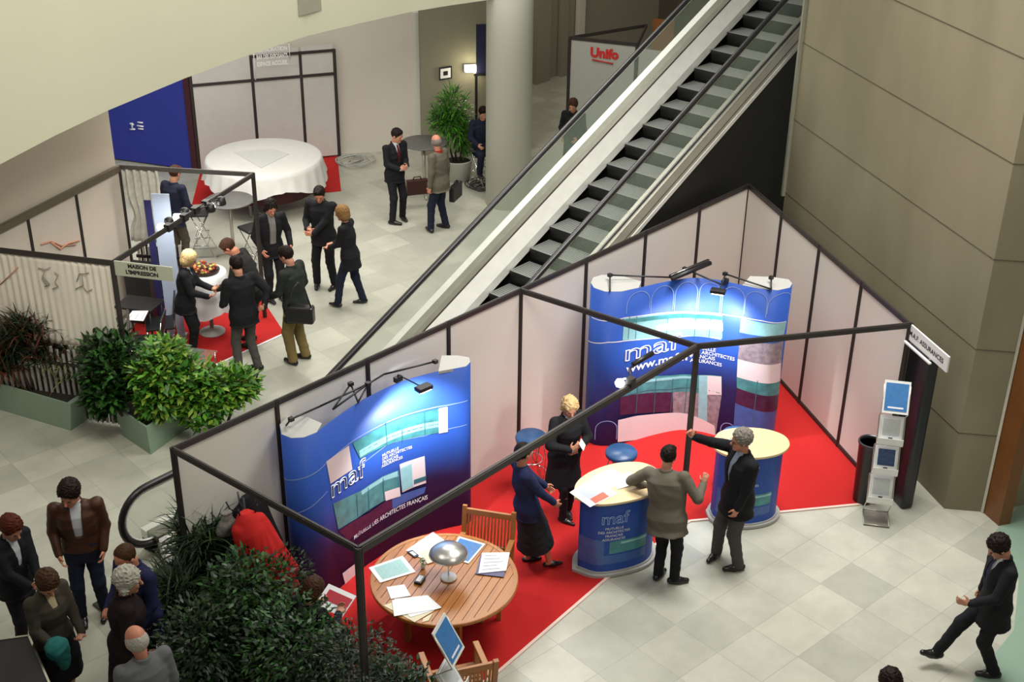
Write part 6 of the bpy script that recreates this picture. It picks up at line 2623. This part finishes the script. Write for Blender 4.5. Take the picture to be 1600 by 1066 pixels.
# ---------------------------------------------------------------- alcove: framed notice, wall lamp, plant, blue panel
an_ = bn if (Vector((CP[0], CP[1], 0)) - A1).dot(bn) > 0 else -bn
pa_ = A1 + an_ * .02
q = [on_plane(x, y, pa_, an_) for x, y in ((686, 106), (706, 103), (706, 122), (686, 125))]
mb = MB()
cen = sum(q, Vector()) / 4
mb.add([p + an_ * .02 for p in q] + [p - an_ * .01 for p in q], [(0, 1, 2, 3), (4, 5, 6, 7), (0, 1, 5, 4), (1, 2, 6, 5), (2, 3, 7, 6), (3, 0, 4, 7)], 1)
mb.add([cen + (p - cen) * .8 + an_ * .023 for p in q], [(0, 1, 2, 3)], 0)
mb.add([cen + (p - cen) * .35 + an_ * .026 for p in q], [(0, 1, 2, 3)], 1)
tag(mb.build('framed_notice', [M_paper, M_ink]), 'small framed black and white notice on the olive alcove wall', 'picture')
lc = on_plane(736, 106, pa_, an_)
wl = empty('wall_lamp', (0, 0, 0), 0, 'glowing white box lamp on the olive alcove wall', 'lamp')
mb = MB()
M = Matrix.Rotation(math.atan2(bd.y, bd.x), 3, 'Z')
mb.box(lc + an_ * .07, (.26, .10, .12), 0, M=M)
mb.build('shade', [mat('lamp_box_glow', (1, .96, .85), .5, emit=5.)], wl)
mb = MB()
mb.box(lc + an_ * .012, (.30, .03, .16), 0, M=M)
mb.build('back_plate', [M_greymetal], wl)
ll = bpy.data.lights.new('wall_lamp_light', 'POINT')
ll.energy = 14
ll.color = (1, .9, .6)
ll.shadow_soft_size = .1
lo_ = bpy.data.objects.new('wall_lamp_light', ll)
COL.objects.link(lo_)
lo_.location = lc + an_ * .25
q0 = on_plane(744, 38, A1 + an_ * .25, an_)
q1 = on_plane(775, 113, A1 + an_ * .25, an_)
mb = MB()
mb.box(((q0.x + q1.x) / 2, (q0.y + q1.y) / 2, (q0.z + q1.z) / 2), (abs((q1 - q0).xy.length), .04, q0.z - q1.z), 0, M=M)
mb.box(((q0.x + q1.x) / 2, (q0.y + q1.y) / 2, q1.z - .03), (abs((q1 - q0).xy.length) + .1, .06, .05), 1, M=M)
mb.box((q0.x, q0.y, q1.z / 2), (.05, .05, q1.z), 1, M=M)
tag(mb.build('poster_board', [mat('navy_board', (.012, .014, .06), .6), M_black]), 'dark navy poster board on a post left of the white column', 'poster board')

# ---------------------------------------------------------------- white panelled booth behind the escalator with red lettering
zt = 2.5
u0 = at(891, 57, zt)
u1 = at(996, 68, zt)
ub = empty('exhibition_booth', (0, 0, 0), 0, 'white booth panel with red handwritten lettering seen behind the escalator', 'booth')
U0, U1 = V(u0.x, u0.y, 0), V(u1.x, u1.y, 0)
ud = (U1 - U0).normalized()
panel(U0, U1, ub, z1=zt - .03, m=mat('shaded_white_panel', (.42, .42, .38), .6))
post(U0, ub, w=.06, h=zt)
post(U1, ub, w=.06, h=zt)
rail(U0, U1, ub, z=zt)
un = V(-ud.y, ud.x, 0)
if un.dot(V(1, 1, 0)) < 0:
    un = -un
rail(U0, U0 + un * 1.6 + ud * 1.2, ub, z=zt)
rail(U1, U0 + un * 1.6 + ud * 1.2, ub, z=zt)
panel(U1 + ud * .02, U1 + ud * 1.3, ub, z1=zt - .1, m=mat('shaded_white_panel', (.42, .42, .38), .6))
post(U1 + ud * 1.3, ub, w=.06, h=zt)
ro = on_plane(922, 88, U0 - un * .02, un)
stamp_text(ub, 'lettering', 'Unifo', .27, ro, ud, (0, 0, 1), mat('red_ink', (.6, .02, .02), .5), bold=.014)
mb = MB()
mb.tube([ro + ud * .05 + V(0, 0, -.06) - un * .01, ro + ud * .5 + V(0, 0, -.10) - un * .01], .014, 0, 6)
mb.build('underline', [MATS['red_ink']], ub)
p = at(1040, 110, 1.2)
o = MB()
o.box((0, 0, 1.1), (.5, .08, 2.2))
o = o.build('wooden_door_leaf', [mat('orange_wood', (.32, .11, .03), .4, noise=.4, nscale=6)])
p = at(1035, 72, 1.6)
o.location = (p.x, p.y, 0)
o.rotation_euler = (0, 0, math.atan2(ud.y, ud.x))
tag(o, 'orange brown wooden door leaf seen through the escalator glass', 'door')

# ---------------------------------------------------------------- planters and plants
LEAF = {}


def leafmat(name, c):
    return mat(name, c, .45, noise=.35, nscale=9, spec=.4)


def foliage(mb, c, rad, n, ln, wd, droop=.3, seed=0, slots=1, blades=False, stems=None):
    r = np.random.default_rng(seed)
    for i in range(n):
        if blades:
            o = V(*(c + np.array([r.normal() * rad[0] * .25, r.normal() * rad[1] * .25, r.uniform(-.3, .1) * rad[2]])))
            el = r.uniform(.1, 1.35)
            az = r.uniform(0, 2 * math.pi)
            d = V(math.cos(az) * math.cos(el), math.sin(az) * math.cos(el), math.sin(el))
            L_ = ln * r.uniform(.6, 1.15)
            seg = 4
        else:
            v = np.array([r.normal(), r.normal(), r.normal()])
            v /= np.linalg.norm(v)
            k = r.uniform(.2, 1.3) ** .6
            o = V(*(c + v * np.array(rad) * k))
            d = V(v[0] + r.normal() * .6, v[1] + r.normal() * .6, v[2] * .6 + r.normal() * .5 + .15).normalized()
            L_ = ln * r.uniform(.6, 1.2)
            seg = 2
        s = d.cross(V(0, 0, 1))
        if s.length < .01:
            s = V(1, 0, 0)
        s.normalize()
        s = (s + V(r.normal(), r.normal(), r.normal()) * .25).normalized()
        vs = []
        p = o.copy()
        dd = d.copy()
        for j in range(seg + 1):
            t = j / seg
            w = wd * (math.sin(math.pi * min(t * .85 + .12, 1)) if not blades else (1 - t) ** .7 * .9 + .05) * .5
            vs += [p - s * w, p + s * w]
            p = p + dd * (L_ / seg)
            dd = (dd - V(0, 0, droop * (1.2 if blades else .8) / seg * 1.6)).normalized()
        mb.add(vs, [(2 * j, 2 * j + 1, 2 * j + 3, 2 * j + 2) for j in range(seg)], int(r.integers(0, slots)), True)


def plant(name, base, label, mats, blobs, ln, wd, n, droop=.3, blades=False, stemh=None, group=None):
    r = empty(name, base, 0, label, 'plant', group)
    mb = MB()
    for i, (c, rad) in enumerate(blobs):
        foliage(mb, np.array(c, float), rad, n, ln, wd, droop, seed=hash_(label) + i, slots=len(mats), blades=blades)
    # skip normal recalculation cost by building directly
    me = bpy.data.meshes.new('foliage')
    me.from_pydata(mb.v, [], mb.f)
    for m in mats:
        me.materials.append(m)
    me.polygons.foreach_set('material_index', mb.m)
    me.polygons.foreach_set('use_smooth', mb.s)
    me.update()
    o = bpy.data.objects.new('foliage', me)
    COL.objects.link(o)
    o.parent = r
    mb = MB()
    for i, (c, rad) in enumerate(blobs):
        mb.tube([(c[0] * .3, c[1] * .3, 0), (c[0] * .7, c[1] * .7, c[2] * .5), (c[0], c[1], c[2])], [.022, .018, .010], 0, 6)
        if not blades:
            rr = np.random.default_rng(i + 5)
            for k in range(8):
                v = rr.normal(size=3)
                v /= np.linalg.norm(v)
                mb.tube([(c[0], c[1], c[2] - rad[2] * .5), (c[0] + v[0] * rad[0] * .7, c[1] + v[1] * rad[1] * .7, c[2] + v[2] * rad[2] * .7)], .006, 0, 5)
    mb.build('stem', [mat('brown_stem', (.06, .04, .02), .8)], r)
    return r


def hash_(s):
    return sum(ord(c) * (i + 1) for i, c in enumerate(s)) % 9999


G_bright = [leafmat('bright_green_leaf', (.10, .30, .02)), leafmat('mid_green_leaf', (.045, .17, .02)), leafmat('yellow_green_leaf', (.22, .36, .04))]
G_mid = [leafmat('deep_green_leaf', (.015, .062, .008)), leafmat('mid_green_leaf2', (.035, .13, .018)), leafmat('dark_green_leaf', (.009, .030, .007))]
G_dark = [leafmat('dark_green_leaf', (.009, .030, .007)), leafmat('deep_green_leaf', (.015, .062, .008)), leafmat('olive_leaf', (.028, .042, .015))]
G_blade = [leafmat('dracaena_leaf', (.018, .045, .012)), leafmat('dracaena_pale_leaf', (.05, .09, .028)), leafmat('dark_green_leaf', (.009, .030, .007))]
M_plantr = mat('pale_green_planter', (.24, .34, .26), .5, noise=.05)
M_soil = mat('dark_soil', (.02, .014, .01), .95, bump=.5)


def planter(p0, p1, p2, label, h=.46):
    """near corner p0, far corners p1 and p2 (floor points)"""
    r = empty('planter', p0, 0, label, 'planter')
    a, b = p1 - p0, p2 - p0
    P = [V(0, 0, 0), a, a + b, b]
    c = (a + b) / 2
    mb = MB()
    bot = [c + (p - c) * .90 for p in P]
    top = [c + (p - c) * 1.0 for p in P]
    inn = [c + (p - c) * .93 for p in P]
    vs = [(p.x, p.y, .0) for p in bot] + [(p.x, p.y, h) for p in top] + [(p.x, p.y, h) for p in inn] + [(p.x, p.y, h - .06) for p in inn]
    fs = []
    for i in range(4):
        j = (i + 1) % 4
        fs += [(i, j, 4 + j, 4 + i), (4 + i, 4 + j, 8 + j, 8 + i), (8 + i, 8 + j, 12 + j, 12 + i)]
    fs.append((3, 2, 1, 0))
    mb.add(vs, fs)
    mb.build('box', M_plantr, r)
    mb = MB()
    mb.prism([(p.x, p.y) for p in inn], h - .08, h - .05)
    mb.build('soil', M_soil, r)
    return r


k0 = at(118, 678)
k1 = at(-70, 622)
k2 = at(165, 645)
planter(k0, k1, k2, 'long pale green planter with dark bushes at the left edge')
k0 = at(235, 715)
k1 = at(186, 682)
k2 = at(262, 695) + (at(262, 695) - at(235, 715)) * 1.5
planter(k0, k1, k2, 'pale green planter with leafy bush behind the main booth corner')


def at3(px, py, z, base):
    p = at(px, py, z)
    return (p.x - base.x, p.y - base.y, z)


b0 = at(60, 652)
plant('dracaena', (b0.x, b0.y, .40), 'dark spiky leaved plant with reddish tips in the long planter, left half', [G_dark[0], G_dark[2], leafmat('reddish_leaf', (.13, .04, .02))],
      [(at3(30, 575, .7, b0), (.5, .5, .4)), (at3(75, 585, .6, b0), (.5, .5, .4)), (at3(10, 605, .4, b0), (.5, .5, .4)), (at3(45, 550, .95, b0), (.5, .5, .4))], .42, .030, 420, .5, True)
b0 = at(128, 650)
plant('dracaena', (b0.x, b0.y, .40), 'yellowish arching plant at the right end of the long planter', [G_blade[1], G_blade[0], leafmat('yellow_blade', (.25, .24, .06))],
      [(at3(105, 600, .45, b0), (.3, .3, .3)), (at3(125, 615, .3, b0), (.3, .3, .3))], .36, .026, 260, .7, True)
b0 = at(205, 690)
plant('leafy_bush', (b0.x, b0.y, .40), 'dark green leafy bush at the left of the near planter', G_mid,
      [((.0, .28, .62), (.36, .38, .38)), ((-.16, .16, .36), (.26, .26, .26)), ((.15, .45, .75), (.32, .32, .28))], .13, .060, 800, .3)
b0 = at(250, 690)
plant('leafy_bush', (b0.x, b0.y, .42), 'bright green leafy bush in the near planter', G_bright,
      [((.10, .02, .54), (.34, .32, .32)), ((.02, -.06, .26), (.24, .24, .22)), ((.32, .15, .66), (.26, .26, .24)), ((.45, -.15, .35), (.35, .3, .26))], .14, .062, 620, .3)
b0 = at(345, 672)
plant('leafy_bush', (b0.x, b0.y, .0), 'bright green leafy bush reaching over the booth corner rail', G_bright,
      [((.0, .0, .62), (.40, .30, .26)), ((.28, -.05, .60), (.28, .26, .22)), ((-.25, .0, .5), (.3, .3, .26))], .14, .062, 520, .3)
b0 = at(715, 247, .45)
pt = empty('plant_pot', (b0.x, b0.y, 0), 0, 'white pot of the bright palm in front of the olive alcove wall', 'pot')
mb = MB()
mb.lathe((0, 0, 0), [(.24, 0), (.30, .42), (.32, .44), (.29, .44), (.27, .38)], 28)
mb.build('pot', M_col, pt)
mb = MB()
mb.lathe((0, 0, .36), [(.0001, 0), (.28, 0), (.28, .02), (.0001, .03)], 20)
mb.build('soil', M_soil, pt)
plant('potted_palm', (b0.x, b0.y, .38), 'bright green bushy palm in the white pot by the alcove wall', [leafmat('lime_leaf', (.10, .36, .02)), G_bright[1]],
      [((-.12, .0, .82), (.30, .30, .42)), ((-.10, .05, 1.18), (.28, .28, .30)), ((.16, -.03, .5), (.12, .12, .35)), ((-.28, .1, .9), (.25, .25, .2))], .20, .028, 520, .5)

# dark mass of plants between the booth and the front group
M_pot = mat('dark_plant_pot', (.02, .02, .02), .5)
specs = [
    ('dracaena', (332, 985), 'spiky dark plant tallest, directly left of the red coat', G_blade, [((0, 0, 1.25), (.5, .5, .4)), ((.05, .0, .95), (.5, .5, .4)), ((-.1, -.05, .62), (.5, .5, .4))], .46, .034, 330, .55, True),
    ('dracaena', (292, 1030), 'spiky paler plant beside the white haired woman', G_blade, [((0, 0, .85), (.4, .4, .4)), ((.1, 0, .5), (.4, .4, .3))], .42, .030, 330, .6, True),
    ('leafy_bush', (400, 1055), 'glossy dark green bush in front of the red coat', G_mid, [((0, 0, 1.0), (.40, .40, .40)), ((.05, -.1, .6), (.45, .45, .35)), ((-.2, .1, .7), (.32, .32, .32))], .075, .038, 1500, .3, False),
    ('leafy_bush', (330, 1110), 'dark bush at the bottom edge right of the grey jacketed man', G_dark, [((0, 0, .8), (.42, .42, .40)), ((.1, 0, .4), (.45, .45, .35))], .075, .032, 1500, .3, False),
    ('leafy_bush', (470, 1120), 'deep green bush at the bottom edge left of the seated reader', G_mid, [((0, 0, .85), (.45, .45, .42)), ((.1, 0, .45), (.45, .45, .35))], .07, .032, 1700, .3, False),
    ('fine_leaved_bush', (556, 1150), 'fine leaved olive bush at the bottom edge under the booth corner post', [G_dark[2], leafmat('olive_pale_leaf', (.07, .09, .035)), G_dark[0]], [((0, 0, .82), (.42, .42, .38)), ((-.15, .1, .55), (.45, .45, .40)), ((.2, -.1, .4), (.4, .4, .35))], .055, .022, 1900, .3, False),
    ('leafy_bush', (628, 1175), 'dark bush at the bottom edge between the booth corner post and the teak armchair', G_dark, [((0, 0, .62), (.36, .36, .32)), ((-.1, 0, .35), (.36, .36, .3))], .075, .032, 1200, .3, False),
    ('fine_leaved_bush', (440, 1010), 'fine leaved dark bush just behind the glossy bush, under the coats', [G_dark[2], G_dark[0], leafmat('olive_pale_leaf', (.07, .09, .035))], [((0, 0, .80), (.36, .36, .34)), ((.0, 0, .45), (.36, .36, .34))], .055, .022, 1300, .3, False),
]
for nm, px, lab, ms, blobs, ln, wd, n, dr, bl_ in specs:
    b0 = at(*px)
    pt = empty('plant_pot', (b0.x, b0.y, 0), 0, 'dark pot of the ' + lab, 'pot')
    if len(pt['label'].split()) > 16:
        pt['label'] = ' '.join(pt['label'].split()[:16])
    mb = MB()
    mb.lathe((0, 0, 0), [(.16, 0), (.20, .28), (.21, .30), (.19, .30), (.18, .26)], 20)
    mb.build('pot', M_pot, pt)
    mb = MB()
    mb.lathe((0, 0, .25), [(.0001, 0), (.18, 0), (.18, .015), (.0001, .02)], 16)
    mb.build('soil', M_soil, pt)
    plant(nm, (b0.x, b0.y, .26), lab, ms, [(c, r_) for c, r_ in [((c[0], c[1], c[2] - .2), r_) for c, r_ in blobs]], ln, wd, n, dr, bl_)

# black topped counter at the bottom left corner
P = [at(-40, 1006, 1.0), at(45, 994, 1.0), at(78, 1070, 1.0), at(-30, 1120, 1.0)]
mb = MB()
mb.prism([(p.x, p.y) for p in P], .97, 1.0, 0)
c = sum(P, Vector()) / 4
mb2 = MB()
mb2.prism([((c + (p - c) * .9).x, (c + (p - c) * .9).y) for p in P], 0, .97, 0)
dk = empty('black_counter', (0, 0, 0), 0, 'black topped counter with thin metal edge at the bottom left corner', 'counter')
mb.build('top', M_black, dk)
mb2.build('body', mat('black_brown_cloth', (.02, .017, .015), .7), dk)
mb = MB()
mb.beam(P[0] + V(0, 0, .004), P[1] + V(0, 0, .004), .02, .012)
mb.beam(P[1] + V(0, 0, .004), P[2] + V(0, 0, .004), .02, .012)
mb.build('edge_trim', M_chrome, dk)

# teal scarf carried by the woman in olive
r = empty('scarf', wpt(p21, (.16, .30, .95)), 0, 'teal scarf bundled over the arm of the woman in olive', 'scarf')
F = Field((-.25, -.25, -.3), (.25, .25, .25), .011)
F.ell((0, 0, .02), (.11, .12, .11), None, .02)
F.ell((.03, -.02, -.10), (.07, .08, .14), None, .05)
F.wrinkle(.012, 30, 2)
F.mesh('fabric', mat('teal_knit', (.01, .16, .15), .85, noise=.2, nscale=30), r)
# white paper held by the blond woman
c = wpt(p13, (-.03, .32, 1.20))
M = Matrix.Rotation(.5, 3, 'Z') @ Matrix.Rotation(1.0, 3, 'X')
mb = MB()
mb.box((0, 0, 0), (.13, .10, .004), 0, M=M)
o = mb.build('paper', [M_paper])
o.location = c
tag(o, 'folded white paper held by the blond curly haired woman', 'paper')
